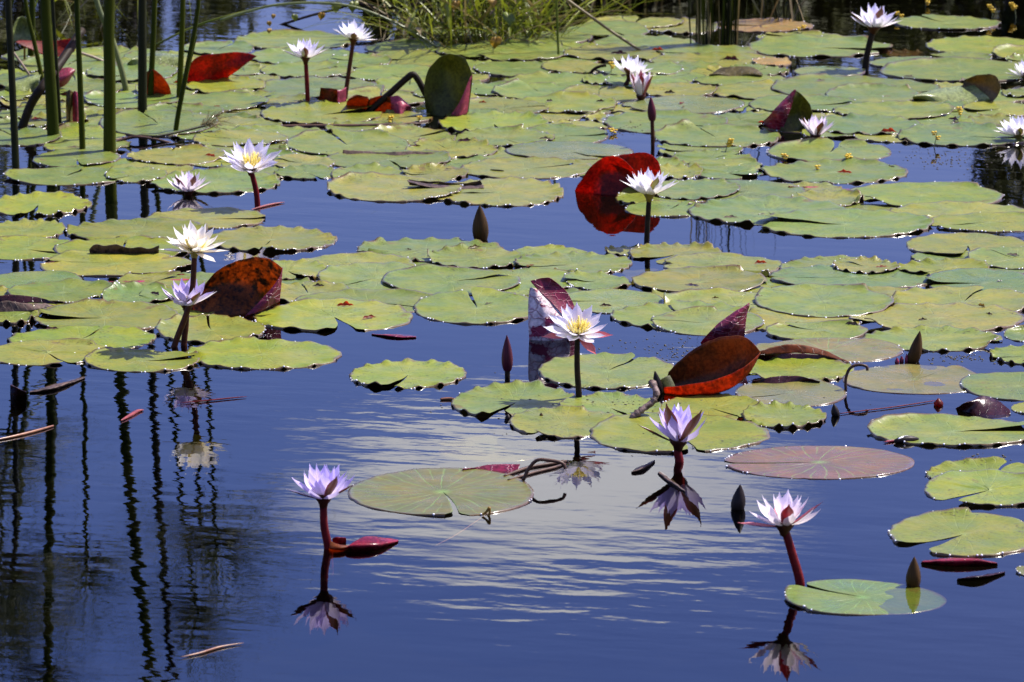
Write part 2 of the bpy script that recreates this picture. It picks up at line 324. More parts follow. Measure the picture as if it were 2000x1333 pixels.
gl = t.node('ShaderNodeBsdfGlossy'); gl.inputs['Color'].default_value = (1, 1, 1, 1); gl.inputs['Roughness'].default_value = 0.012; t.l.new(nrm, gl.inputs['Normal'])
tp = t.node('ShaderNodeBsdfTransparent'); tp.inputs[0].default_value = (0.80, 0.78, 0.62, 1)
finish(t, t.mixsh(fr.outputs[0], tp.outputs[0], gl.outputs[0]))

# ------------------------------------------------------------------ setting: water, pond floor, bank
def plane(name, x0, x1, y0, y1, z, mat):
    o = link(name, mesh(name, [(x0, y0, z), (x1, y0, z), (x1, y1, z), (x0, y1, z)], [(0, 1, 2, 3)], mat, False)); o['kind'] = 'structure'; return o
plane('water', -60, 60, -20, 40, 0.0, M['water'])
plane('pond_floor', -60, 60, -20, 40, -0.6, M['mud'])
def far_ground():
    V, Fc = [], []; nx, ny = 60, 14
    for j in range(ny + 1):
        y = 24 + (j / ny) ** 2.2 * 1500
        for i in range(nx + 1):
            x = (i / nx - 0.5) * (120 + (j / ny) * 2600)
            z = -0.65 if j == 0 else 0.12 + 0.35 * mnoise.noise(Vector((x * 0.15, y * 0.1, 0))) + min(j, 3) * 0.08
            V.append((x, y, z))
    for j in range(ny):
        for i in range(nx): a = j * (nx + 1) + i; Fc.append((a, a + 1, a + nx + 2, a + nx + 1))
    o = link('ground', mesh('ground', V, Fc, M['soil'])); o['kind'] = 'structure'
far_ground()

# ------------------------------------------------------------------ lily pads
# landmarks used to say in words which pad is meant: phrase, X, Y in the photograph
LM = [('the lavender flower over open dark water', 632, 1060), ('the pinkish white flower on a red stalk', 1560, 1135), ('the short lavender flower with brown sepals', 1326, 895),
      ('the yellow-centred flower on a dark stalk', 1130, 770), ('the lavender flower by the blotched orange leaf', 362, 670), ('the cream flower on the tallest stalk', 385, 490),
      ('the big open flower with slender red stalk', 502, 400), ('the stalkless flower floating near the reeds', 368, 380), ('the white flower by the red curled leaf', 1263, 475),
      ('the smaller of two distant white flowers', 600, 203), ('the taller of two distant white flowers', 675, 190), ('the white flower above the pink half-open one', 1222, 170),
      ('the tall violet flower standing far off', 1690, 135), ('the half-open flower by the purple fold', 1592, 272), ('the cut-off flower at the right edge', 1985, 272),
      ('the purple pointed bud in open water', 991, 735), ('the stubby olive bud', 938, 466), ('the tall stalked brown bud', 1275, 285), ('the small black bud tip', 1632, 812),
      ('the dark bud by the pinkish white flower', 1440, 995), ('the green bud beside the notched pad', 1783, 1142), ('the large olive bud with pink tips', 1783, 706),
      ('the blotched orange curled leaf', 465, 612), ('the red heart-shaped curled leaf', 1208, 382), ('the orange boat-shaped leaf', 1395, 766), ('the silvery purple upright leaf', 1070, 690),
      ('the green upright oval leaf', 875, 226), ('the red fan-shaped leaf', 425, 163), ('the purple folded leaf', 1520, 255), ('the half-raised cupped pad', 1870, 203),
      ('the dark maroon wet leaf', 1920, 812), ('the small red cupped leaf', 710, 1080), ('the thickest papyrus stem', 213, 292), ('the leftmost papyrus stem', 30, 333),
      ('the slanting papyrus stem', 343, 258), ('the brown dry rolled leaf', 880, 368), ('the dark rolled leaf by the left edge', 45, 606), ('the thin reed clump', 1400, 90), ('the grassy bank clump', 930, 95),
      ('the orange crumpled leaf pair', 740, 222), ('the twisted brown stem', 1255, 800), ('the pale raised glossy leaf', 300, 135)]
def where(X, Y, used, lead):
    """words that single out a flat thing by its nearest landmark"""
    asp = lambda a, b: math.hypot(X - a, (Y - b) * 3.2)
    order = sorted(LM, key=lambda l: asp(l[1], l[2]))
    for ph, a, b in order[:5]:
        dx, dy = X - a, (Y - b) * 3.2
        if abs(dx) > 2.2 * abs(dy): d = 'right of' if dx > 0 else 'left of'
        elif abs(dy) > 2.2 * abs(dx): d = 'in front of' if dy > 0 else 'behind'
        else: d = ('in front and ' if dy > 0 else 'behind and ') + ('right of' if dx > 0 else 'left of')
        s = f'{lead} {d} {ph}'
        if (d, ph) not in used and len(s.replace('-', ' ').split()) <= 16: used.add((d, ph)); return s
    for rank in ('second', 'third', 'fourth', 'fifth', 'sixth', 'seventh'):
        for ph, a, b in order[:3]:
            dx, dy = X - a, (Y - b) * 3.2
            d = ('right of' if dx > 0 else 'left of') if abs(dx) > abs(dy) else ('in front of' if dy > 0 else 'behind')
            s = f'{rank} {lead} {d} {ph}'
            if (rank, d, ph) not in used and len(s.replace('-', ' ').split()) <= 16: used.add((rank, d, ph)); return s
    return lead
TINT = {'g': (0.130, 0.165, 0.027), 'y': (0.168, 0.174, 0.027), 'b': (0.115, 0.158, 0.036), 'l': (0.165, 0.195, 0.018), 'r': (0.130, 0.072, 0.055), 't': (0.135, 0.122, 0.034),
        'o': (0.26, 0.15, 0.035), 'w': (0.125, 0.152, 0.045), 'm': (0.145, 0.060, 0.035)}
WORD = {'g': 'green', 'y': 'yellowish green', 'b': 'blue-green', 'l': 'bright green', 'r': 'purplish', 't': 'tan-brown', 'o': 'orange-yellow', 'w': 'grey-green wet', 'm': 'reddish brown'}
# X, Y, width, height in photo pixels, direction of the notch (270 = towards the viewer), tint, options
PADS = [
 (1185,60,165,36,300,'g',{}),(1240,47,190,22,80,'y',{}),(1330,54,150,30,None,'y',{}),(1495,52,190,24,None,'o',{}),(1560,74,165,18,None,'y',{}),(1070,75,172,26,None,'g',{}),(1258,88,212,34,200,'g',{}),
 (1200,107,195,28,None,'y',{}),(1380,104,192,28,None,'g',{}),(1400,121,265,30,None,'y',{}),(985,103,275,36,240,'g',{}),(1598,93,284,40,330,'g',{'gap':5}),(1850,46,205,27,None,'g',{}),
 (1930,92,235,36,None,'l',{}),(1878,114,122,17,None,'g',{}),(2005,107,130,22,None,'l',{}),(1880,141,320,40,5,'g',{'lift':1}),(2010,122,90,18,None,'g',{}),(1775,88,90,33,None,'m',{'sub':1}),
 (1620,140,136,22,None,'w',{'smooth':1,'low':1}),(1508,124,76,22,None,'o',{}),(1665,172,330,42,330,'g',{}),(1705,189,185,34,None,'b',{}),(2005,185,100,28,None,'g',{}),(1450,160,190,22,None,'g',{}),
 (1520,180,270,36,None,'y',{}),(1570,207,212,34,None,'g',{}),(1750,220,252,32,350,'g',{'lift':1}),(1695,248,215,36,None,'b',{}),(1955,215,150,30,None,'y',{}),(1885,268,275,38,None,'b',{'scal':1}),
 (1620,299,250,38,75,'g',{}),(1627,338,300,43,190,'g',{'lift':1,'scal':1}),(1010,136,170,28,None,'g',{}),(1122,133,130,28,None,'y',{}),(1250,137,175,26,None,'g',{}),(1350,134,115,20,None,'g',{}),
 (1090,163,235,32,10,'g',{'lift':1}),(1300,152,165,22,None,'g',{}),(1268,165,170,24,None,'g',{}),(1055,182,195,28,None,'b',{}),(1325,178,150,26,None,'y',{}),(1170,188,155,28,None,'y',{}),
 (1100,206,220,34,160,'l',{'lift':1}),(1335,206,245,33,200,'w',{'smooth':1}),(1300,241,235,44,None,'g',{}),(1445,237,150,32,None,'g',{}),(1400,269,245,42,110,'b',{'scal':1}),(965,243,218,38,275,'l',{'scal':1}),
 (1097,266,190,36,None,'g',{}),(1112,297,252,34,300,'w',{'smooth':1}),(1027,331,264,40,30,'y',{}),(575,82,238,32,20,'g',{}),(595,113,228,34,None,'b',{}),(790,95,150,24,None,'g',{}),
 (800,117,182,32,200,'y',{'lift':1}),(600,140,190,28,None,'g',{}),(760,146,195,32,None,'g',{}),(480,141,95,20,None,'b',{}),(622,176,250,40,None,'b',{}),(800,168,145,30,None,'g',{}),(470,170,112,20,None,'g',{}),
 (480,198,165,28,None,'g',{}),(627,225,244,42,20,'l',{'lift':1}),(745,195,182,30,None,'y',{}),(960,135,150,26,None,'g',{}),(965,178,135,28,None,'b',{}),(985,213,175,34,None,'y',{}),(545,266,225,32,None,'g',{}),
 (722,254,180,27,None,'g',{}),(680,285,252,46,110,'g',{}),(800,270,182,29,None,'y',{}),(985,272,192,32,None,'g',{}),(880,295,182,37,None,'y',{'torn':1}),(760,315,250,36,280,'g',{}),(592,320,124,32,None,'y',{}),
 (600,339,128,40,300,'g',{}),(720,343,152,37,None,'g',{}),(808,322,132,22,None,'g',{}),(850,341,132,24,None,'y',{'low':1}),(770,371,272,48,15,'y',{'scal':1}),(972,377,272,54,190,'y',{'scal':1,'lift':1}),
 (425,98,142,26,None,'b',{}),(130,130,190,34,None,'b',{}),(260,145,182,34,None,'b',{}),(160,175,172,28,None,'g',{}),(440,172,158,30,None,'l',{}),(255,200,190,28,None,'b',{}),(420,203,212,34,None,'g',{}),
 (312,245,232,46,None,'b',{}),(470,274,182,30,None,'y',{}),(40,270,165,36,None,'b',{}),(60,225,135,32,None,'g',{}),(150,311,172,40,280,'g',{}),(345,307,190,36,160,'y',{'torn':1}),(128,346,242,34,None,'b',{}),
 (265,345,124,32,None,'g',{}),(416,358,270,42,None,'b',{}),(75,402,206,48,268,'l',{'gap':7}),(45,451,172,50,None,'y',{}),(402,428,240,40,None,'y',{}),(265,453,282,44,250,'y',{'lift':1}),(530,470,252,48,None,'y',{'scal':1}),
 (52,487,204,48,320,'l',{'gap':5}),(242,488,272,40,None,'l',{}),(226,517,302,48,170,'y',{'torn':1}),(65,549,196,34,None,'b',{'smooth':1}),(122,573,222,42,320,'g',{}),(272,580,155,42,None,'b',{}),
 (206,622,288,56,185,'y',{'lift':1}),(20,621,112,26,None,'g',{}),(160,665,292,50,None,'l',{}),(412,646,222,48,None,'y',{}),(92,691,244,48,290,'y',{}),(278,707,222,42,10,'l',{}),(512,694,312,58,185,'l',{'lift':1}),
 (562,531,168,46,None,'y',{}),(692,525,242,52,None,'y',{}),(738,546,242,56,225,'g',{'gap':4}),(882,553,272,52,None,'g',{}),(1002,553,248,54,230,'g',{}),(838,491,290,46,200,'b',{'scal':1,'lift':1}),
 (932,508,204,38,None,'g',{}),(602,575,172,42,None,'y',{}),(722,592,304,42,None,'g',{}),(652,620,314,60,285,'l',{'gap':9}),(932,603,258,62,None,'l',{}),(1196,590,206,56,None,'g',{'smooth':1}),(1060,548,155,48,None,'y',{}),
 (1120,518,232,42,200,'g',{}),(1166,552,138,34,None,'g',{}),(1366,552,274,48,None,'y',{}),(1410,521,236,46,300,'y',{'torn':1}),(1320,498,182,48,230,'y',{'torn':1,'gap':14}),(1226,492,90,18,None,'y',{}),(1075,497,155,26,None,'g',{}),
 (1440,597,292,48,None,'y',{}),(1608,591,272,62,None,'g',{'over':1}),(1332,620,272,52,None,'g',{}),(1382,633,224,46,175,'g',{}),(1640,525,232,46,None,'g',{'torn':1}),(1692,525,132,42,None,'y',{'over':1}),
 (1666,544,332,48,190,'b',{}),(1842,527,184,30,None,'l',{}),(1922,554,224,52,None,'b',{'smooth':1}),(1882,590,282,54,None,'y',{}),(1832,623,344,54,205,'y',{'lift':1}),(1822,665,274,44,350,'g',{'lift':1}),
 (1620,686,290,46,None,'t',{'smooth':1,'pv':1}),(1560,724,218,48,None,'l',{}),(1545,768,216,64,210,'t',{'smooth':1}),(1787,742,280,58,None,'t',{'smooth':1,'low':1}),(2005,696,145,52,None,'l',{}),(2015,657,110,32,None,'g',{}),
 (1988,755,224,62,None,'b',{}),(2018,800,86,42,None,'y',{}),(1862,844,342,58,5,'g',{'lift':1}),(1532,815,172,50,None,'l',{}),(1600,904,378,64,190,'r',{'smooth':1,'pv':1}),(1935,930,255,48,None,'l',{}),(1932,958,258,66,228,'l',{'gap':8}),
 (1882,1045,304,84,228,'l',{'gap':12}),(1685,1168,316,68,150,'b',{'smooth':1,'gap':9,'tilt':1,'pv':1}),(2015,1118,62,30,None,'t',{}),(1186,726,276,74,None,'g',{}),(1008,787,254,64,250,'g',{'gap':8}),
 (1102,829,212,66,None,'y',{}),(1192,797,204,60,None,'g',{}),(1322,848,356,76,280,'l',{'gap':3}),(1386,798,204,58,None,'y',{}),(797,733,226,56,258,'l',{}),(865,962,364,94,285,'t',{'smooth':1,'pv':1,'gap':2}),
 (1350,373,192,46,None,'b',{}),(1460,378,232,54,None,'b',{}),(1798,383,318,50,214,'l',{'gap':6,'lift':1}),(1618,392,142,34,None,'y',{}),(1500,416,312,50,None,'b',{'scal':1}),(1652,439,352,52,180,'g',{'lift':1}),
 (1880,420,292,38,None,'y',{'lift':1}),(1932,437,244,36,None,'l',{}),(1890,481,246,48,268,'y',{'gap':4}),(1988,507,196,42,None,'g',{}),(1562,628,242,50,None,'y',{}),(1595,650,196,34,None,'g',{}),
 (960,845,205,54,None,'t',{'sub':1,'smooth':1}),(1470,505,150,24,None,'w',{'sub':1,'smooth':1}),(545,492,180,24,None,'y',{'sub':1,'smooth':1}),(1250,520,150,46,None,'t',{'sub':1,'smooth':1}),
 (900,62,150,20,None,'g',{}),(1100,97,150,22,None,'g',{}),(700,122,130,24,None,'g',{}),(860,143,120,22,None,'y',{}),(560,205,130,28,None,'y',{}),(860,185,110,24,None,'g',{}),(930,228,120,26,None,'g',{}),(1200,233,110,20,None,'y',{'low':1}),
 (330,180,130,24,None,'g',{}),(20,190,110,30,None,'l',{}),(360,222,150,28,None,'g',{}),(110,240,130,28,None,'y',{}),(1140,215,120,22,None,'g',{}),(1480,140,120,20,None,'g',{}),(1400,145,110,18,None,'y',{}),(1190,160,110,20,None,'g',{}),
]
def seeded(i): return random.Random(1000 + i)
class Pad: pass
pads = []
for i, (X, Y, wpx, hpx, notch, tint, op) in enumerate(PADS):
    p = Pad(); p.i = i; p.X, p.Y, p.op, p.tint = X, Y, op, tint; rr = seeded(i)
    c = gp(X, Y); d = (c - CAM).length; s = d / F_PX; sel = CAM_H / d
    p.c = c; p.rx = wpx / 2 * s; p.ry = min(max(hpx / 2 * s / sel, 0.74 * p.rx), 1.18 * p.rx)
    p.notch = R(notch) if notch is not None else R(rr.uniform(0, 360)); p.gap = R(op.get('gap', 2.6 if notch is not None else 1.2))
    p.sub = op.get('sub', 0); p.key = Y + rr.uniform(-14, 14) + (60 if op.get('over') else 0) - (200 if p.sub else 0)
    pads.append(p)
# smaller pads that fill the carpet between and beneath the big ones
OPEN = [(0, 290, 75, 345), (225, 262, 335, 300), (540, 228, 640, 262), (826, 215, 935, 250), (1180, 244, 1290, 300), (1690, 282, 2000, 352), (1540, 108, 1725, 160), (1610, 0, 2000, 60), (1470, 255, 1520, 330), (1500, 340, 1560, 350),
        (160, 538, 225, 560), (0, 500, 85, 535), (400, 405, 700, 470), (640, 452, 850, 500), (1185, 500, 1300, 545), (380, 498, 560, 520), (1240, 582, 1290, 604), (690, 558, 830, 575), (300, 655, 400, 690), (1640, 646, 1700, 680), (1340, 462, 1760, 500)]
fr = random.Random(77); n0 = len(pads)
for band in ((112, 340, 60, 1500, 15), (120, 270, 1480, 1990, 18), (500, 630, 0, 400, 26), (500, 600, 540, 2000, 26), (370, 425, 1300, 1900, 20)):
    Yb = band[0]
    while Yb < band[1]:
        Xb = band[2]
        while Xb < band[3]:
            X, Y = Xb + fr.uniform(-20, 20), Yb + fr.uniform(-5, 5); Xb += 48; c = gp(X, Y)
            if any(((c.x - q.c.x) / q.rx) ** 2 + ((c.y - q.c.y) / q.ry) ** 2 < 0.95 for q in pads): continue
            if any(a - 45 < X < c_ + 45 and b - 15 < Y < d_ + 15 for a, b, c_, d_ in OPEN): continue
            p = Pad(); p.i = len(pads) + 300; p.X, p.Y, p.op, p.tint = X, Y, {}, fr.choice('ggbyyl'); d = (c - CAM).length; s = d / F_PX
            p.c = c; p.rx = fr.uniform(62, 92) * s; p.ry = p.rx * fr.uniform(.85, 1.05); p.notch = R(fr.uniform(0, 360)); p.gap = R(2); p.sub = 0; p.key = Y - 40; pads.append(p)
        Yb += band[4]
print('filler pads', len(pads) - n0)
pads.sort(key=lambda p: p.key)
RINGS = [0.0, 0.1, 0.22, 0.36, 0.5, 0.62, 0.73, 0.82, 0.88, 0.93, 0.97, 1.0]; NA = 100
def inside(q, x, y, k=1.0): return ((x - q.c.x) / (q.rx * k)) ** 2 + ((y - q.c.y) / (q.ry * k)) ** 2 < 1.0
def sstep(a, b, x): x = min(max((x - a) / (b - a), 0), 1); return x * x * (3 - 2 * x)
used_where = set(); used_scrap = set()
def build_pad(p, below, above):
    rr = seeded(p.i + 500); op = p.op; nr = len(RINGS)
    nscal = rr.randint(15, 24) if op.get('scal') else rr.randint(9, 19)
    amp_s = rr.uniform(0.0045, 0.008) if op.get('scal') else rr.choice([0.0012, 0.0026, 0.0042, 0.006])
    if op.get('smooth'): amp_s = 0.0003
    teeth = (0.02 if op.get('scal') else rr.choice([0.008, 0.016, 0.026])) * (0.25 if op.get('smooth') else 1)
    ph = [rr.uniform(0, 6.28) for _ in range(6)]; b_lo = rr.uniform(0.001, 0.0045) * (0.3 if op.get('smooth') else 1)
    lob = rr.uniform(0.01, 0.045); n_lob = rr.choice([2, 3])
    lift = 0.013 if op.get('lift') else rr.choice([0.001, 0.003, 0.006]); lside = rr.choice([-1, 1]); curl = rr.uniform(0.004, 0.0105) if rr.random() < 0.62 and not op.get('smooth') else 0.0; cdir = rr.gauss(R(125), R(32))
    near = [q for q in below if abs(q.c.x - p.c.x) < q.rx + p.rx and abs(q.c.y - p.c.y) < q.ry + p.ry]
    over = [q for q in above if abs(q.c.x - p.c.x) < q.rx + p.rx and abs(q.c.y - p.c.y) < q.ry + p.ry]
    XY, Z0, W, UV = [], [], [], []
    tear = [(rr.uniform(0, 1), rr.uniform(0.05, 0.2), rr.uniform(0.008, 0.02)) for _ in range(5)] if op.get('torn') else ([(rr.uniform(0, 1), rr.uniform(0.03, 0.09), rr.uniform(0.006, 0.012))] if rr.random() < 0.7 else [])
    for a in range(NA):
        f = a / (NA - 1)
        for k, rad in enumerate(RINGS):
            gap = p.gap * (0.35 + 0.65 * rad) + (0.10 * sstep(0.86, 1.0, rad) ** 2) + 0.05 * (1 - rad)
            bend = 0.10 * math.sin(rad * 2.2 + ph[0]) * rad                      # the slit is never quite straight
            th = p.notch + bend + gap + f * (2 * math.pi - 2 * gap)
            m = 1.0 + lob * math.cos(n_lob * th + ph[1]) + 0.012 * mnoise.noise(Vector((math.cos(th) * 3, math.sin(th) * 3, p.i)))
            m -= teeth * abs(math.sin(nscal * th / 2 + ph[2] + 1.1 * mnoise.noise(Vector((math.cos(th) * 2, math.sin(th) * 2, p.i + 9.0))))) * rad
            for (tf, dep, wd) in tear: m -= dep * max(0, 1 - abs(f - tf) / wd) * sstep(0.5, 1, rad)
            x = p.c.x + p.rx * rad * m * math.cos(th); y = p.c.y + p.ry * rad * m * math.sin(th)
            z = -1.0
            for q in near:
                if inside(q, x, y, 1.02): z = max(z, q.height(x, y) + 0.0022)
            cov = any(inside(q, x, y, 1.04) for q in over)
            wv = amp_s * sstep(0.70, 1.0, rad) * max(0.0, math.sin(nscal * th + 2 * ph[2] + 1.6 * mnoise.noise(Vector((math.cos(th) * 2, math.sin(th) * 2, p.i + 5.0))))) * (0.4 + 0.6 * abs(math.sin(th + ph[3])))
            wv += b_lo * rad * rad * (0.5 + 0.5 * math.sin(2 * th + ph[4])) + (0.0012 if op.get('smooth') else 0.0026) * mnoise.noise(Vector((x * 20, y * 20, p.i)))
            fs = f if lside > 0 else 1 - f
            wv += lift * math.exp(-(fs / 0.05) ** 2) * rad ** 1.5
            wv += curl * max(0, (rad - 0.86) / 0.14) ** 1.3 * max(0, math.cos((th - cdir) * 1.3) if abs(((th - cdir + math.pi) % (2 * math.pi)) - math.pi) < 1.2 else 0) ** 1.5
            XY.append((x, y)); Z0.append(z); W.append(0.0 if cov else wv); UV.append((f, rad))
    lvl = 0.0010
    if op.get('low'): lvl = 0.0004
    if p.sub: lvl = -0.02 - 0.012 * rr.random()
    Z = [max(z, lvl) for z in Z0]
    for _ in range(4):                                                             # let the blade settle over what lies beneath
        Zn = Z[:]
        for a in range(NA):
            for k in range(nr):
                i = a * nr + k; nb = [Z[i]]
                if a > 0: nb.append(Z[i - nr])
                if a < NA - 1: nb.append(Z[i + nr])
                if k > 0: nb.append(Z[i - 1])
                if k < nr - 1: nb.append(Z[i + 1])
                Zn[i] = max(sum(nb) / len(nb), Z0[i])
        Z = Zn
    p.Z = [Z[i] + W[i] * 0.5 for i in range(len(Z))]; p.rrow = nr
    tilt = Vector((rr.uniform(-1, 1), rr.uniform(-1, 1), 0)) * 0.004
    if op.get('tilt'): tilt = Vector((-0.030, 0.006, 0))
    if op.get('low') or p.sub: tilt = tilt * 3
    verts = []
    for i, (x, y) in enumerate(XY):
        z = Z[i] + W[i] + (tilt.x * (x - p.c.x) + tilt.y * (y - p.c.y) if (not near or op.get('tilt')) else 0)
        if not p.sub and not op.get('low') and not op.get('tilt'): z = max(z, 0.0006)
        verts.append(Vector((x - p.c.x, y - p.c.y, z)))
    faces = []
    for a in range(NA - 1):
        for k in range(nr - 1): i = a * nr + k; faces.append((i, i + 1, i + nr + 1, i + nr))
    nb = len(verts)                                                                # the edge has a real thickness
    ring = [(nr * a + nr - 1) for a in range(NA)]
    for j in ring: verts.append(verts[j] - Vector((0, 0, 0.0016)) if (verts[j].z > 0.0045 or verts[j].z < 0) else Vector((verts[j].x, verts[j].y, -0.0015))); UV.append((UV[j][0], 1.06))
    for a in range(NA - 1): faces.append((ring[a], nb + a, nb + a + 1, ring[a + 1]))
    mt = M['pad_veined'] if op.get('pv') else (M['pad_smooth'] if op.get('smooth') else M['pad'])
    o = link('lily_pad', mesh('lily_pad', verts, faces, mt, True, UV), None, (p.c.x, p.c.y, 0))
    tc = TINT[p.tint]; jit = rr.uniform(0.86, 1.14) * (0.55 if p.sub else 1)
    o.color = (tc[0] * jit * rr.uniform(0.93, 1.07), tc[1] * jit, tc[2] * jit * rr.uniform(0.85, 1.15), 1)
    size = 'small' if p.rx < 0.085 else ('large' if p.rx > 0.15 else '')
    kind = 'submerged' if p.sub else ('scalloped' if op.get('scal') else ('torn' if op.get('torn') else ('smooth' if op.get('smooth') else ('split' if op.get('lift') else ''))))
    lead = ' '.join(x for x in (size, kind, WORD[p.tint], 'lily pad') if x)
    tag(o, where(p.X, p.Y, used_where, lead), 'lily pad', 'lily pads floating on the pond')
    # white beads along the rim, standing in for sun glints at the water's edge
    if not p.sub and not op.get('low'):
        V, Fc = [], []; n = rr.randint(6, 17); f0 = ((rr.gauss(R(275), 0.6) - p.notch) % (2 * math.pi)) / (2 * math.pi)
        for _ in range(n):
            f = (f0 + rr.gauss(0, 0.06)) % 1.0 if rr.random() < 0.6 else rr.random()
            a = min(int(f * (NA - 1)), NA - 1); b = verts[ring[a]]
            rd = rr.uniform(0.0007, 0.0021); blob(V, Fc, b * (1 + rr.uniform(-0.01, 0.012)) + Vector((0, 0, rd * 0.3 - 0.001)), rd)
        d = link('glint_beads', mesh('glint_beads', V, Fc, M['glint_white']), o); d['kind'] = 'stuff'
    return o
def blob(V, Fc, c, r, sq=1.0):
    b = len(V); n = 6
    V.append(c + Vector((0, 0, r * sq)))
    for z, q in ((0.6, 0.8), (0.0, 1.0), (-0.6, 0.8)):
        for k in range(n): V.append(c + Vector((math.cos(k * 2 * math.pi / n) * r * q, math.sin(k * 2 * math.pi / n) * r * q, z * r * sq)))
    V.append(c - Vector((0, 0, r * sq)))
    for k in range(n):
        k2 = (k + 1) % n; Fc.append((b, b + 1 + k, b + 1 + k2))
        for j in range(2): Fc.append((b + 1 + j * n + k, b + 1 + (j + 1) * n + k, b + 1 + (j + 1) * n + k2, b + 1 + j * n + k2))
        Fc.append((b + 1 + 2 * n + k, b + 1 + 3 * n, b + 1 + 2 * n + k2))
def pad_height(p):
    def h(x, y):
        dx, dy = (x - p.c.x) / p.rx, (y - p.c.y) / p.ry; r = min(math.hypot(dx, dy), 1.0); th = (math.atan2(dy, dx) - p.notch) % (2 * math.pi)
        a = min(int(th / (2 * math.pi) * (NA - 1)), NA - 1); k = min(range(len(RINGS)), key=lambda j: abs(RINGS[j] - r))
        return p.Z[a * p.rrow + k]
    return h
for n_, p in enumerate(pads):
    p.height = pad_height(p)
    build_pad(p, [q for q in pads[:n_] if not q.sub] if not p.sub else [], pads[n_ + 1:])
def surf(x, y):                                       # height of the topmost pad, or of the water
    return max([p.height(x, y) for p in pads if not p.sub and inside(p, x, y)] + [0.0])

# ------------------------------------------------------------------ curled and standing leaves
def sheet_mesh(name, rows, mat, D, n=34, sub=7, thick=0.0009, rough=0.0022, seed=0, flip=False):
    """a curved leaf lofted through rows of points; a point is (X, Y, depth) as seen in the photograph with its depth in metres beyond D,
    or (X, Y) for a point lying on the water. Real thickness is added by a second skin."""
    P = []
    for row in rows:
        pts = [gp(q[0], q[1], -0.004) if len(q) == 2 else (gp(q[0], q[1], q[3]) if len(q) == 4 else at(q[0], q[1], D + q[2])) for q in row]
        P.append(resample(pts, n))
    m = (len(P) - 1) * sub + 1
    grid = []
    cols = [resample([P[r][i] for r in range(len(P))], m) for i in range(n)]
    for j in range(m):
        for i in range(n):
            p = cols[i][j]; k = (mnoise.noise(p * 26 + Vector((seed, 0, 0))) + 0.6 * mnoise.noise(p * 75 + Vector((seed, 3, 0)))) * rough; p = p + Vector((0, 0, 0.0016 * mnoise.noise(p * 60 + Vector((0, seed, 7))) * (j / (m - 1)) ** 2))
            grid.append(p + Vector((0, k, k * 0.5)))
    V = grid[:]; Fc = []; UV = [(i / (n - 1), j / (m - 1)) for j in range(m) for i in range(n)]
    for j in range(m - 1):
        for i in range(n - 1):
            a = j * n + i; f = (a, a + 1, a + n + 1, a + n); Fc.append(f[::-1] if flip else f)
    return V, Fc, UV
def leaf_thing(name, label, parts, foot, group=None, cat='leaf'):
    """parts: list of (part name, rows, material key[, depth origin shift])"""
    base = gp(*foot); D = base.y
    built = []
    for k, prt in enumerate(parts):
        V, Fc, UV = sheet_mesh(prt[0], prt[1], prt[2], D, seed=k + foot[0] * 0.1)
        V = [v - base for v in V]
        built.append((prt[0], mesh(prt[0], V, Fc, M[prt[2]], True, UV)))
    if len(built) == 1:
        o = link(name, built[0][1], None, base); tag(o, label, cat, group); root = o
    else:
        root = thing(name, base, label, cat, group)
        for nm, me in built: link(nm, me, root)
    for o in ([root] if root.type == 'MESH' else list(root.children)):
        s = o.modifiers.new('thickness', 'SOLIDIFY'); s.thickness = 0.0009; s.offset = 0
    return root
G_LEAF = 'curled lily leaves standing out of the water'
leaf_thing('curled_leaf', 'big curled leaf with dark blotches on glowing orange, behind the lavender flower', [
    ('underside', [[(366, 610), (410, 618), (470, 618), (520, 606), (546, 592)], [(374, 585, .02), (415, 566, .035), (470, 558, .04), (520, 560, .035), (548, 562, .02)], [(385, 577, .01), (424, 530, .02), (478, 505, .02), (524, 506, .012), (552, 524, 0)]], 'leaf_blotchy'),
    ('folded_flap', [[(478, 618, -.035), (512, 606, -.04), (546, 590, -.01)], [(500, 596, -.035), (528, 578, -.035), (549, 560, -.008)], [(545, 548, -.02), (549, 536, -.012), (552, 523, .0)]], 'leaf_purple')], (465, 612), G_LEAF, 'curled leaf')
leaf_thing('curled_leaf', 'red heart-shaped curled leaf of two lobes mirrored in the water', [
    ('lobe', [[(1122, 374), (1160, 382), (1205, 385), (1246, 381)], [(1128, 362, .0), (1165, 342, .02), (1205, 336, .03), (1244, 366, .02)], [(1136, 352, -.01), (1158, 322, .0), (1200, 305, .0), (1238, 333, .005), (1250, 376, .01)]], 'leaf_red'),
    ('lobe', [[(1225, 379), (1255, 378), (1291, 372)], [(1208, 335, .03), (1250, 335, .04), (1291, 340, .03)], [(1196, 309, .02), (1226, 301, .03), (1262, 299, .03), (1284, 314, .025), (1291, 338, .02)]], 'leaf_red')], (1208, 382), G_LEAF, 'curled leaf')
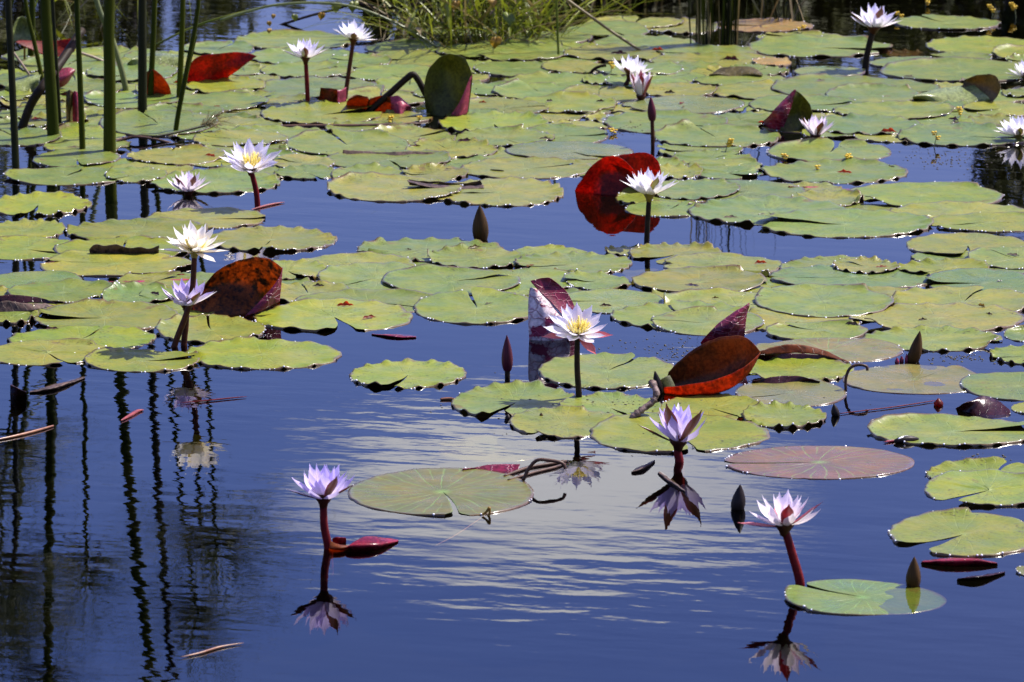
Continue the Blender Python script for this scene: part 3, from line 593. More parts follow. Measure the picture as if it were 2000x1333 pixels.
leaf_thing('curled_leaf', 'orange boat-shaped curled leaf folded upward among flat pads', [
    ('front_wall', [[(1296, 757, -.02), (1340, 752, -.035), (1400, 741, -.04), (1450, 719, -.03), (1484, 690, .0)], [(1298, 768, -.01), (1345, 771, -.03), (1412, 765, -.03), (1458, 735, -.02), (1485, 690, .0)]], 'leaf_fiery'),
    ('back_wall', [[(1298, 768, -.01), (1345, 771, -.03), (1412, 765, -.03), (1458, 735, -.02), (1485, 690, .0)], [(1298, 760, .03), (1345, 752, .05), (1410, 738, .055), (1455, 714, .04), (1485, 688, .01)], [(1306, 726, .03), (1345, 690, .045), (1400, 661, .05), (1455, 659, .04), (1484, 686, .01)]], 'leaf_shade_brown'),
    ('folded_flap', [[(1280, 766), (1298, 768, 0), (1322, 767, .0)], [(1279, 750, .0), (1298, 745, .008), (1318, 752, .01)], [(1284, 744, .0), (1296, 738, .01), (1308, 734, .02)]], 'leaf_green')], (1395, 768), G_LEAF, 'curled leaf')
leaf_thing('upright_leaf', 'upright pointed purple leaf with silvery sheen behind the yellow-centred flower', [
    ('painted_sheen_half', [[(1034, 668), (1070, 670), (1112, 666)], [(1032, 630, .02), (1062, 634, .01), (1112, 634, .02)], [(1032, 590, .03), (1058, 596, .02), (1092, 612, .03)], [(1035, 562, .04), (1044, 564, .035), (1060, 572, .04)]], 'leaf_sheen'),
    ('dark_half', [[(1108, 667), (1124, 664)], [(1108, 632, .022), (1130, 628, .05)], [(1086, 602, .03), (1121, 597, .06)], [(1044, 560, .038), (1103, 566, .06)], [(1036, 549, .04), (1066, 543, .05), (1078, 546, .05)]], 'leaf_purple')], (1070, 668), G_LEAF, 'upright leaf')
leaf_thing('folded_leaf', 'pointed purple leaf roll rising behind the orange boat-shaped leaf', [
    ('roll', [[(1366, 672), (1410, 680), (1452, 672)], [(1385, 650, -.01), (1420, 645, -.03), (1455, 650, .0)], [(1420, 620, -.005), (1440, 617, -.02), (1458, 618, .0)], [(1460, 594, .0), (1463, 592, .0), (1464, 596, .0)]], 'leaf_purple')], (1415, 676), G_LEAF, 'folded leaf')
o = leaf_thing('upright_leaf', 'tall green oval leaf standing upright beside a bent dark stalk', [
    ('blade', [[(834, 228), (872, 230), (914, 225)], [(828, 180, .0), (872, 182, .03), (920, 178, .0)], [(836, 138, .0), (874, 135, .035), (922, 146, .0)], [(858, 112, .01), (878, 106, .015), (908, 112, .01)]], 'leaf_green'),
    ('pink_edge', [[(880, 226, -.03), (896, 228, -.03), (912, 224, -.01)], [(900, 195, -.025), (908, 190, -.02), (917, 185, -.005)], [(916, 155, -.008), (919, 150, -.004), (922, 146, .0)]], 'leaf_pink')], (875, 227), G_LEAF, 'upright leaf')
leaf_thing('curled_leaf', 'wide red fan-shaped leaf raised behind the reeds', [
    ('underside', [[(332, 166), (370, 164), (410, 163), (436, 158)], [(345, 158, .0), (380, 140, .02), (425, 136, .03), (468, 135, .02)], [(362, 146, .0), (384, 113, .01), (440, 104, .02), (478, 104, .02), (502, 110, .0)]], 'leaf_red')], (400, 164), G_LEAF, 'curled leaf')
leaf_thing('folded_leaf', 'orange triangular leaf fold showing between two reeds', [
    ('underside', [[(270, 190), (300, 192), (336, 188)], [(272, 165, 0), (300, 162, .02), (330, 168, .0)], [(280, 146, .0), (298, 136, .01), (316, 148, .0)]], 'leaf_orange')], (305, 192), G_LEAF, 'folded leaf')
leaf_thing('folded_leaf', 'purple folded leaf with green inside standing beside the half-open flower', [
    ('outer_fold', [[(1484, 244), (1500, 254), (1526, 260)], [(1506, 222, .0), (1522, 222, -.02), (1538, 230, -.01)], [(1530, 196, .0), (1540, 194, -.01), (1548, 200, .0)], [(1551, 175, .0), (1553, 175, .0), (1555, 176, .0)]], 'leaf_purple'),
    ('inner_fold', [[(1520, 262), (1548, 262), (1590, 252)], [(1534, 228, .01), (1556, 226, .03), (1588, 230, .01)], [(1548, 198, .0), (1566, 192, .02), (1582, 205, .01)], [(1553, 175, .0), (1560, 180, .01), (1570, 190, .01)]], 'leaf_green')], (1530, 258), G_LEAF, 'folded leaf')
leaf_thing('half_raised_pad', 'half-raised pad, pale glossy floor and dark cupped rim', [
    ('floor', [[(1786, 196), (1830, 206), (1890, 206), (1930, 202)], [(1783, 190, .0), (1830, 186, .04), (1890, 186, .06), (1932, 192, .03)], [(1800, 182, .05), (1840, 172, .1), (1878, 168, .12), (1900, 164, .12)]], 'leaf_pale'),
    ('cup', [[(1878, 170, .11), (1905, 186, .09), (1934, 204, .02)], [(1882, 162, .12), (1915, 166, .10), (1948, 188, .03)], [(1884, 156, .12), (1914, 146, .09), (1944, 148, .05), (1955, 170, .02)]], 'leaf_olive')], (1870, 205), G_LEAF, 'cupped pad')
leaf_thing('arched_leaf', 'olive brown leaf arched up like a low hump, far off', [
    ('blade', [[(1384, 152), (1430, 156), (1492, 151)], [(1386, 146, .0), (1430, 143, .02), (1488, 147, .0)], [(1388, 146, .03), (1410, 134, .05), (1446, 129, .05), (1474, 133, .05), (1490, 146, .03)]], 'leaf_olive')], (1435, 153), G_LEAF, 'arched leaf')
leaf_thing('raised_leaf', 'pad edge raised in a dark arch with orange rim, right of the boat-shaped leaf', [
    ('dark_underside', [[(1478, 704), (1520, 710), (1580, 710), (1640, 706)], [(1480, 694, .0), (1530, 690, .02), (1590, 692, .02), (1650, 706, .0)]], 'leaf_maroon'),
    ('orange_rim', [[(1480, 694, .0), (1530, 690, .02), (1590, 692, .02), (1650, 706, .0)], [(1482, 688, .0), (1510, 677, .02), (1550, 672, .03), (1600, 682, .03), (1660, 708, .0)]], 'leaf_orange')], (1560, 709), G_LEAF, 'raised leaf')
leaf_thing('raised_leaf', 'tan pad lip curled up dark above the wet floating pad', [
    ('lip', [[(1466, 752), (1520, 756), (1600, 748)], [(1470, 744, .02), (1510, 737, .03), (1560, 735, .03), (1602, 746, .02)]], 'leaf_maroon')], (1530, 755), G_LEAF, 'raised leaf')
leaf_thing('wet_leaf', 'dark maroon wet leaf lying humped at the water near right edge', [
    ('blade', [[(1864, 800), (1895, 812), (1940, 818), (1970, 816)], [(1880, 790, .02), (1910, 786, .04), (1945, 794, .04), (1974, 806, .02)], [(1896, 784, .04), (1918, 774, .06), (1946, 782, .06), (1972, 800, .03)]], 'leaf_maroon')], (1915, 814), None, 'wet leaf')
leaf_thing('cupped_leaf', 'small red cupped leaf wrapped round a flower stalk', [
    ('blade', [[(672, 1074), (700, 1077), (740, 1074), (776, 1060)], [(674, 1071, 0, 0.0056), (704, 1066, 0, 0.0098), (742, 1064, 0, 0.0077), (777, 1058, 0, 0.0014)], [(682, 1066, 0, 0.0098), (708, 1053, 0, 0.0154), (742, 1053, 0, 0.0112), (778, 1057, 0, 0.0014)], [(690, 1060, 0, 0.0070), (714, 1050, 0, 0.0119), (746, 1051, 0, 0.0070), (778, 1056, 0, 0.0007)], [(700, 1062), (724, 1056), (752, 1054), (778, 1056)]], 'leaf_crimson'),
    ('lobe', [[(642, 1076), (664, 1078), (692, 1074)], [(643, 1070, 0, 0.0056), (664, 1071, 0, 0.0070), (690, 1070, 0, 0.0042)], [(646, 1056, 0, 0.0154), (662, 1064, 0, 0.0105), (684, 1066, 0, 0.0070)]], 'leaf_orange'),
    ('lobe', [[(650, 1064), (664, 1066), (676, 1062)], [(649, 1053, 0, 0.0098), (660, 1049, 0, 0.0140), (676, 1053, 0, 0.0084)]], 'leaf_crimson')], (690, 1078), None, 'cupped leaf')
leaf_thing('dry_leaf', 'brown dry leaf edge rolled up on a yellowish pad', [
    ('roll', [[(795, 352, .0), (840, 360, .0), (900, 364, .0), (945, 362, .0)], [(798, 357, -.015), (842, 367, -.02), (902, 371, -.02), (945, 368, -.01)], [(800, 360, .02), (845, 364, .02), (905, 368, .02), (943, 362, .02)], [(798, 350, .02), (842, 355, .02), (900, 358, .02), (938, 352, .02)]], 'leaf_dry')], (870, 368), None, 'dry leaf')
leaf_thing('dry_leaf', 'dark rolled leaf with pale frayed lip at left edge', [
    ('upper_roll', [[(-20, 596, .02), (30, 592, .02), (80, 592, .02), (112, 596, .0)], [(-20, 580, .02), (30, 576, .03), (76, 581, .03), (110, 594, .0)]], 'leaf_maroon'),
    ('frayed_lip', [[(-20, 610, -.02), (30, 612, -.02), (70, 606, -.02), (106, 598, .0)], [(-20, 596, -.01), (15, 588, -.01), (50, 593, -.01), (88, 594, .0)]], 'leaf_dry')], (45, 610), None, 'dry leaf')
leaf_thing('pad_flap', 'torn flap raised dark on a yellowish pad behind the cream flower', [
    ('flap', [[(176, 496, .0), (220, 499, .0), (270, 499, .0), (310, 498, .0)], [(174, 488, -.01), (186, 479, -.012), (206, 482, -.01), (228, 479, -.014), (250, 485, -.01), (272, 482, -.012), (292, 486, -.008), (311, 479, -.01)]], 'leaf_dry')], (240, 499), None, 'leaf flap')
leaf_thing('pad_flap', 'dark raised back edge of a green pad left of the dry rolled leaf', [
    ('flap', [[(668, 304, .0), (740, 306, .0), (820, 304, .0), (880, 306, .0)], [(670, 293, .01), (740, 297, .01), (820, 296, .01), (878, 303, .0)]], 'leaf_dry')], (770, 305), None, 'leaf flap')
leaf_thing('floating_leaf', 'long pink leaf strip lying flat left of the blotched orange leaf', [
    ('blade', [[(206, 554), (260, 561), (310, 563), (345, 556)], [(206, 552, .03), (260, 549, .05), (310, 547, .06), (372, 546, .05)]], 'leaf_pink')], (270, 560), None, 'floating leaf')
leaf_thing('floating_leaf', 'thin pink leaf strip floating behind the bright notched pad', [
    ('blade', [[(1538, 368), (1600, 374), (1660, 376)], [(1540, 365, .03), (1600, 366, .05), (1662, 369, .04)]], 'leaf_pink')], (1600, 374), None, 'floating leaf')
leaf_thing('floating_leaf', 'long red leaf floating low beside the green bud', [
    ('blade', [[(1798, 1101), (1850, 1107), (1905, 1107), (1948, 1102)], [(1800, 1098, 0, .004), (1850, 1095, 0, .009), (1905, 1094, 0, .009), (1948, 1100, 0, .004)], [(1804, 1096), (1850, 1091), (1900, 1091), (1944, 1098)]], 'leaf_crimson')], (1870, 1107), None, 'floating leaf')
leaf_thing('floating_leaf', 'small dark maroon leaf afloat in front of the long red one', [
    ('blade', [[(1868, 1134), (1910, 1134), (1962, 1121)], [(1870, 1132, 0, .004), (1910, 1127, 0, .008), (1963, 1119, 0, .002)], [(1874, 1131), (1910, 1124), (1962, 1118)]], 'leaf_maroon')], (1915, 1132), None, 'floating leaf')
leaf_thing('crumpled_leaf', 'orange leaf with two rounded lobes and a pink tip, under the bent stalk', [
    ('lobe', [[(676, 208), (696, 213), (722, 212)], [(678, 198, .0), (698, 192, .02), (722, 198, .0)], [(684, 189, .0), (700, 186, .015), (718, 190, .0)]], 'leaf_orange'),
    ('lobe', [[(716, 214), (740, 220), (766, 219)], [(718, 200, .0), (742, 194, .02), (768, 200, .0)], [(724, 191, .0), (744, 187, .015), (764, 190, .0)]], 'leaf_orange'),
    ('pink_tip', [[(764, 222), (782, 228), (802, 214)], [(764, 204, -.01), (784, 206, -.02), (803, 210, .0)], [(762, 190, .0), (778, 188, .0), (800, 206, .0)]], 'leaf_pink')], (740, 220), None, 'crumpled leaf')
leaf_thing('crumpled_leaf', 'squarish orange leaf stub beside the taller distant flower', [
    ('front', [[(622, 203), (642, 206), (662, 203)], [(626, 172, .0), (644, 173, .01), (660, 176, .0)]], 'leaf_orange'),
    ('side', [[(660, 203, .0), (668, 203, .01), (676, 198, .02)], [(659, 176, .0), (668, 175, .01), (676, 171, .02)]], 'leaf_pink')], (645, 204), None, 'crumpled leaf')
leaf_thing('rolled_leaf', 'rolled pink young leaf with pale gloss behind the reeds', [
    ('roll', [[(104, 172, .0), (118, 172, .0), (132, 162, .0), (146, 140, .0)], [(106, 160, -.02), (120, 156, -.025), (134, 148, -.02), (147, 138, .0)], [(106, 140, .0), (122, 133, .0), (138, 133, .0), (148, 137, .0)]], 'leaf_pink')], (112, 173), None, 'rolled leaf')
leaf_thing('rolled_leaf', 'hooked young leaf, olive and pink, standing between two reeds', [
    ('olive_side', [[(130, 240), (136, 246), (142, 240)], [(129, 205, .0), (136, 205, -.015), (142, 205, .0)], [(130, 180, .0), (137, 176, -.01), (144, 182, .0)]], 'leaf_olive'),
    ('pink_side', [[(142, 246), (150, 249), (157, 245)], [(142, 210, .0), (150, 210, -.015), (157, 208, .0)], [(141, 182, .0), (148, 178, -.01), (156, 188, .0)]], 'leaf_pink')], (143, 246), None, 'rolled leaf')
leaf_thing('raised_leaf', 'ragged red leaf held above water behind the leftmost reeds', [
    ('blade', [[(30, 82, .0), (80, 106, .0), (120, 112, .0)], [(40, 79, .02), (90, 88, .03), (146, 100, .02)], [(52, 80, .03), (100, 80, .04), (142, 76, .03)]], 'leaf_red'),
    ('stalk', [[(112, 130), (116, 131)], [(118, 108, .0), (122, 108, .0)]], 'leaf_maroon')], (112, 131), None, 'raised leaf')
leaf_thing('raised_leaf', 'round green leaf held upright beyond the leftmost reed', [
    ('blade', [[(24, 82, .0), (45, 84, .0), (70, 80, .0)], [(25, 55, .0), (46, 52, .03), (66, 62, .0)], [(34, 36, .01), (42, 32, .02), (54, 38, .01)]], 'leaf_pale'),
    ('stalk', [[(46, 120), (50, 120)], [(46, 80, .0), (50, 80, .0)]], 'leaf_olive')], (48, 120), None, 'raised leaf')
leaf_thing('raised_leaf', 'pale glossy leaf arched low behind the reeds', [
    ('blade', [[(242, 132), (290, 136), (350, 134)], [(256, 118, .03), (295, 112, .06), (350, 116, .05)], [(272, 108, .08), (305, 104, .1), (352, 108, .09)]], 'leaf_pale')], (296, 135), None, 'raised leaf')
leaf_thing('raised_leaf', 'pale glossy leaf leaning low beside the leftmost reed', [
    ('blade', [[(6, 182), (40, 185), (74, 178)], [(12, 168, .03), (42, 162, .05), (76, 158, .05)], [(22, 156, .08), (46, 148, .1), (80, 146, .08)]], 'leaf_pale')], (40, 184), None, 'raised leaf')
leaf_thing('sunken_leaf', 'dark maroon pointed leaf tip poking out by the left edge', [
    ('tip', [[(20, 768), (34, 776), (52, 768)], [(20, 756, .0), (34, 760, -.01), (50, 766, .0)], [(21, 750, .0), (28, 755, .0), (40, 762, .0)]], 'leaf_maroon')], (34, 783), None, 'leaf tip')
leaf_thing('floating_leaf', 'slim brown striped leaf floating by the left edge', [
    ('blade', [[(58, 768), (110, 762), (166, 739)], [(58, 766, 0, .003), (108, 756, 0, .006), (166, 738, 0, .002)], [(58, 765), (102, 752), (164, 736)]], 'leaf_dry')], (110, 764), None, 'floating leaf')
leaf_thing('floating_leaf', 'small brown leaf afloat left of the short lavender flower', [
    ('blade', [[(1232, 925), (1258, 919), (1279, 902)], [(1234, 922, 0, .003), (1256, 913, 0, .006), (1279, 900, 0, .003)], [(1236, 920), (1254, 909), (1278, 899)]], 'leaf_dry')], (1256, 921), None, 'floating leaf')
leaf_thing('floating_leaf', 'long slim dark leaf afloat in front of the short lavender flower', [
    ('blade', [[(1284, 925), (1306, 944), (1337, 962)], [(1286, 923, 0, .003), (1310, 941, 0, .004), (1338, 960, 0, .002)], [(1290, 922), (1314, 938), (1338, 958)]], 'leaf_dry')], (1306, 944), None, 'floating leaf')
leaf_thing('floating_leaf', 'purple leaf edge showing behind the large veined tan pad', [
    ('blade', [[(900, 921), (960, 926), (1010, 928)], [(904, 917, .02), (960, 908, .04), (1016, 908, .03)]], 'leaf_purple')], (960, 926), None, 'floating leaf')
leaf_thing('floating_leaf', 'purple narrow leaf drifting in front of the notched bright pad', [
    ('blade', [[(725, 654), (770, 661), (812, 661)], [(726, 653, 0, .002), (772, 657, 0, .004), (813, 659, 0, .002)], [(728, 652), (772, 654), (812, 657)]], 'leaf_purple')], (770, 660), None, 'floating leaf')

# ------------------------------------------------------------------ flowers
def petal_mesh(name, mat, width=0.30, curl=0.35, cup=0.35, tipw=1.0):
    nl, nw = 10, 5; V, Fc, UV = [], [], []
    ang = 0.5 * curl; x = z = 0.0
    for i in range(nl + 1):
        t = i / nl
        if i: a = curl * (0.5 - t); x += math.sin(a) / nl; z += math.cos(a) / nl
        wd = width * 0.5 * (0.34 + 0.66 * math.sin(min(1, t / 0.6) * math.pi / 2)) * (1 - sstep(0.55, 1.0, t) ** 1.5 * 0.96)
        for j in range(nw):
            s = j / (nw - 1) * 2 - 1
            V.append(Vector((x - cup * wd * s * s, wd * s, z))); UV.append((j / (nw - 1), t))
    for i in range(nl):
        for j in range(nw - 1): a = i * nw + j; Fc.append((a, a + nw, a + nw + 1, a + 1))
    return mesh(name, V, Fc, M[mat], True, UV)
PM = {}
def petal(kind, k):
    key = (kind, k)
    if key not in PM: PM[key] = petal_mesh('petal', kind, (0.33, 0.37, 0.30)[k], (0.65, 0.45, 0.85)[k], (0.35, 0.5, 0.25)[k])
    return PM[key]
def sepal(kind):
    if kind not in PM: PM[kind] = petal_mesh('sepal', kind, 0.30, 0.25, 0.30)
    return PM[kind]
GF = 'water lily flowers held above the pads'
def flower(label, cup_px, foot_px, width, kind, sep, stalk, opens=(66, 45, 24), counts=(8, 8, 6), sep_open=72, sep_az=(0, 90, 180, 270), tiltx=0, tilty=0, seed=0, center=True, stalk_px=9, lean_d=0.0, mid=None, sepL=1.05, stam=1.0):
    rr = random.Random(seed); base = gp(*foot_px); D = base.y
    top = at(cup_px[0], cup_px[1], D + lean_d); L = (width / 2) * mpp(*foot_px) / math.sin(R(opens[0])) * 1.0
    root = thing('water_lily', base, label, 'water lily flower', GF); lt = top - base
    sr = stalk_px / 2 * mpp(*foot_px)
    if lt.length > 0.012:
        b = Vector(mid) if mid else Vector((rr.uniform(-.004, .004), 0, 0))
        pts = [Vector((0, 0, -0.05)) - b * 0.5, Vector((0, 0, 0)), lt * 0.5 + b, lt]
        V, Fc = [], []; tube_geo(V, Fc, resample(pts, 14), lambda q: sr * (1.15 - 0.25 * q), 10); link('stalk', mesh('stalk', V, Fc, M[stalk]), root)
    rot = Matrix.Rotation(R(tiltx), 4, 'Y') @ Matrix.Rotation(R(tilty), 4, 'X')      # tiltx: to the right, tilty: + towards the viewer
    T = Matrix.Translation(lt) @ rot
    # receptacle
    V, Fc = [], []; prof = [(-0.012, 0.9), (-0.004, 1.25), (0.003, 2.0), (0.009, 2.3), (0.012, 1.2)]
    tube_geo(V, Fc, [Vector((0, 0, z)) for z, _ in prof], [q * sr for _, q in prof], 10)
    rc = link('receptacle', mesh('receptacle', V, Fc, M['cup_olive' if sep == 'sepal_olive' else 'stalk_brown']), root); rc.matrix_local = T
    def put(name, me, az, opn, ln, r0=0.004, z0=0.004, roll=0.0):
        o = link(name, me, root)
        o.matrix_local = T @ Matrix.Rotation(az, 4, 'Z') @ Matrix.Translation((r0, 0, z0)) @ Matrix.Rotation(R(opn), 4, 'Y') @ Matrix.Rotation(roll, 4, 'Z') @ Matrix.Diagonal((ln, ln * rr.uniform(0.92, 1.08), ln, 1))
    for w_, (cnt, opn) in enumerate(zip(counts, opens)):
        off = rr.uniform(0, 1) + w_ * math.pi / max(cnt, 1)
        for k in range(cnt):
            put('petal', petal(kind, rr.choice((0, 0, 1, 2))), off + k * 2 * math.pi / cnt + rr.gauss(0, 0.07), opn + rr.gauss(0, 4.0), L * (1.0 - 0.07 * w_) * rr.uniform(0.93, 1.05), 0.005 - 0.001 * w_, 0.004 + 0.002 * w_, rr.gauss(0, 0.12))
    for k, a in enumerate(sep_az):
        so = sep_open[k] if isinstance(sep_open, (tuple, list)) else sep_open
        put('sepal', sepal(sep), R(a), so + rr.gauss(0, 2), L * sepL * rr.uniform(0.97, 1.03), 0.005, 0.0015)
    if center:
        V, Fc = [], []
        for k in range(64):
            a = rr.uniform(0, 6.28); q = math.sqrt(rr.random()); r0 = 0.007 * q * stam; ln = L * rr.uniform(0.30, 0.46) * stam; o_ = 0.15 + 0.55 * q + rr.gauss(0, .08)
            p0 = Vector((math.cos(a) * r0, math.sin(a) * r0, 0.006)); d = Vector((math.cos(a) * math.sin(o_), math.sin(a) * math.sin(o_), math.cos(o_)))
            tube_geo(V, Fc, [p0, p0 + d * ln * 0.6, p0 + d * ln + Vector((-math.cos(a), -math.sin(a), 0)) * ln * 0.12], [0.0013, 0.0015, 0.0007], 4)
        st = link('stamens', mesh('stamens', V, Fc, M['stamen']), root); st.matrix_local = T; st['kind'] = 'stuff'
    return root
# sepal azimuths: 0 right, 90 away, 180 left, 270 towards the viewer
flower('lavender water lily alone over open dark water, one sepal level to the side', (632, 978), (641, 1072), 122, 'petal_lavender', 'sepal_brown', 'stalk_red', (56, 38, 20), (9, 8, 6), (70, 40, 54, 60), (205, 298, 335, 95), 2, 0, 1, False, 16)
flower('pinkish white water lily with red sepals on a slanting red stalk', (1532, 1032), (1563, 1142), 130, 'petal_pink', 'sepal_red', 'stalk_red', (62, 40, 20), (8, 7, 5), (83, 50, 46, 70), (188, 350, 274, 95), 0, 0, 2, False, 18, mid=(0.001, 0, 0), sepL=1.2)
flower('short lavender water lily with upright dark brown sepals', (1325, 868), (1327, 902), 116, 'petal_lavender', 'sepal_brown', 'stalk_red', (48, 32, 18), (8, 7, 5), (36, 30, 66, 50), (312, 238, 205, 90), 2, 0, 3, False, 17, sepL=1.28)
flower('open violet-white water lily with bright yellow centre on a dark stalk', (1128, 655), (1131, 778), 118, 'petal_violet_white', 'sepal_red', 'stalk_dark', (68, 50, 30), (10, 9, 0), (82, 88, 84, 70), (350, 300, 195, 90), 2, 26, 4, True, 12, stam=1.12)
flower('lavender water lily in front of the blotched orange leaf', (365, 600), (359, 674), 98, 'petal_lavender', 'sepal_brown', 'stalk_brown', (58, 38, 20), (9, 8, 5), (52, 46, 64, 60), (195, 305, 10, 95), 2, 6, 5, True, 12)
flower('cream-white water lily on the tallest bent stalk of the pair', (380, 494), (340, 678), 116, 'petal_cream', 'sepal_olive', 'stalk_brown', (68, 46, 24), (9, 8, 5), (88, 84, 96, 75), (180, 350, 310, 95), 3, 4, 6, True, 12, mid=(0.012, 0, 0))
flower('large white and violet water lily with golden stamens on a thin dark red stalk', (490, 333), (503, 404), 112, 'petal_violet_white', 'sepal_brown', 'stalk_red', (60, 44, 28), (10, 9, 0), (60, 60, 62, 60), (15, 285, 190, 95), 2, 22, 7, True, 11, stam=1.1, mid=(0.003, 0, 0))
flower('pinkish water lily resting on the water with brown striped sepals', (368, 378), (368, 381), 84, 'petal_pink', 'sepal_brown', 'stalk_red', (62, 42, 22), (9, 8, 5), (64, 38, 34, 60), (10, 225, 300, 95), 0, 0, 8, False, 10)
flower('white water lily with olive sepals in front of the red curled leaf', (1268, 384), (1263, 478), 100, 'petal_white', 'sepal_olive', 'stalk_dark', (58, 40, 22), (9, 8, 5), (62, 40, 64, 60), (180, 290, 10, 95), 2, 0, 9, True, 11)
flower('smaller white water lily of the distant pair, on a straight red stalk', (597, 117), (601, 205), 70, 'petal_violet_white', 'sepal_brown', 'stalk_red', (52, 36, 20), (8, 6, 4), (70, 66, 60, 50), (180, 5, 90, 270), 0, 0, 10, False, 9)
flower('taller white water lily of the distant pair, tilted on a brown stalk', (690, 80), (674, 196), 74, 'petal_white', 'sepal_brown', 'stalk_brown', (60, 44, 24), (9, 7, 5), (66, 84, 70, 60), (180, 0, 90, 270), 8, 0, 11, False, 9)
flower('white water lily leaning above the pink half-open one', (1230, 150), (1222, 170), 74, 'petal_white', 'sepal_brown', 'stalk_brown', (56, 40, 22), (9, 7, 5), (56, 80, 60, 60), (180, 0, 90, 250), 12, 0, 12, False, 9)
flower('pink half-open water lily with brown-pink sepals, low on the pads', (1252, 193), (1252, 196), 40, 'petal_pink', 'sepal_red', 'stalk_red', (22, 16, 10), (6, 5, 3), (20, 26, 18, 18), (200, 330, 270, 90), 0, 0, 13, False, 9)
flower('tall violet-white water lily on a dark leaning stalk, far off', (1706, 58), (1690, 137), 92, 'petal_violet_white', 'sepal_brown', 'stalk_dark', (58, 42, 22), (9, 7, 5), (56, 30, 70, 60), (185, 290, 10, 95), 4, 0, 14, False, 13)
flower('half-open pinkish water lily in front of the purple folded leaf', (1592, 270), (1591, 276), 62, 'petal_pink', 'sepal_brown', 'stalk_brown', (42, 28, 14), (7, 6, 4), (48, 30, 40, 40), (5, 190, 290, 95), 2, 0, 15, False, 10)
flower('white water lily cut by the right edge above a scalloped pad', (1990, 268), (1988, 276), 82, 'petal_white', 'sepal_olive', 'stalk_brown', (62, 44, 24), (9, 8, 5), (74, 88, 70, 60), (180, 200, 0, 270), -4, 0, 16, False, 9)
flower('small white water lily cut by the right edge, farther off', (2002, 152), (2002, 158), 58, 'petal_white', 'sepal_olive', 'stalk_brown', (58, 42, 24), (8, 7, 5), (70, 88, 70, 60), (180, 200, 0, 270), -4, 0, 17, False, 8)

# ------------------------------------------------------------------ buds
def bud(label, tip, neck, foot, width, mat, sepmat=None, stalk='stalk_dark', stalk_px=7):
    base = gp(*foot); D = base.y; root = thing('lily_bud', base, label, 'lily bud', 'closed lily buds')
    a = at(neck[0], neck[1], D) - base; b = at(tip[0], tip[1], D) - base; s = mpp(*foot); rw = width / 2 * s
    for k in range(4):                                   # four closed sepals, each proud of its neighbour
        V, Fc = [], []; axis = b - a; n = 12
        for i in range(n + 1):
            q = i / n; r = rw * (math.sin(math.pi * min(1, 0.12 + 0.88 * q) ** 0.72)) ** 0.85 if q < 1 else 0
            for j in range(5):
                ang = k * math.pi / 2 + 0.5 + (j / 4 - 0.5) * (math.pi / 2 + 0.28)
                rr_ = r * (1.0 + 0.07 * math.cos((j / 4 - 0.5) * 2.2))
                V.append(a + axis * q + Vector((math.cos(ang) * rr_, math.sin(ang) * rr_, 0)))
        for i in range(n):
            for j in range(4): c = i * 5 + j; Fc.append((c, c + 1, c + 6, c + 5))
        link('sepal', mesh('sepal', V, Fc, M[mat]), root)
    V, Fc = [], []; tube_geo(V, Fc, resample([Vector((0, 0, -0.04)), Vector((0, 0, 0)), a * 0.6, a + (b - a) * 0.06], 8), stalk_px / 2 * s, 8)
    link('stalk', mesh('stalk', V, Fc, M[stalk]), root)
    return root
bud('purple pointed bud rising alone from open water left of the silvery leaf', (990, 654), (991, 724), (991, 736), 21, 'bud_purple', None, 'stalk_dark', 11)
bud('stubby olive bud in the blue water gap left of the red curled leaf', (937, 400), (939, 472), (939, 468), 30, 'bud_olive', None, 'stalk_dark', 18)
bud('slim brown bud held high on a reddish stalk, far off', (1271, 188), (1274, 236), (1275, 287), 16, 'bud_purple', None, 'stalk_brown', 8)
bud('small black bud tip poking from the water, right of the short lavender flower', (1629, 789), (1633, 815), (1633, 812), 16, 'bud_black')
bud('dark pointed bud beside the pinkish white flower', (1446, 946), (1440, 1000), (1440, 994), 27, 'bud_black', None, 'stalk_dark', 14)
bud('olive and red bud standing behind the pale notched pad in front', (1786, 1087), (1783, 1150), (1783, 1144), 28, 'bud_olive', None, 'stalk_red', 16)
bud('large leaning olive bud behind the submerged tan pad', (1797, 646), (1782, 712), (1784, 707), 25, 'bud_olive', None, 'stalk_brown', 12)
for k, (x, y, h_) in enumerate([(1752, 708, 10), (1761, 707, 12), (1771, 707, 16)]):
    bud(['tiny dark pink bud tip at the left of three', 'tiny pink bud tip in the middle of three', 'tiny pink bud tip beside the large olive bud'][k], (x, y - h_), (x, y + 3), (x, y), 8, 'leaf_pink')
bud('tiny olive bud tip at the front rim of a speckled pad', (1057, 806), (1057, 820), (1057, 817), 9, 'bud_olive')
bud('tiny round dark bud at the notch of a speckled pad', (992, 809), (992, 821), (992, 818), 11, 'bud_black')
bud('small red bud tip in open water left of the dark maroon leaf', (1833, 778), (1833, 794), (1833, 792), 18, 'leaf_red')
bud('dark tip of a folded bud beside the twisted brown stem', (1279, 724), (1288, 768), (1288, 768), 17, 'bud_black')

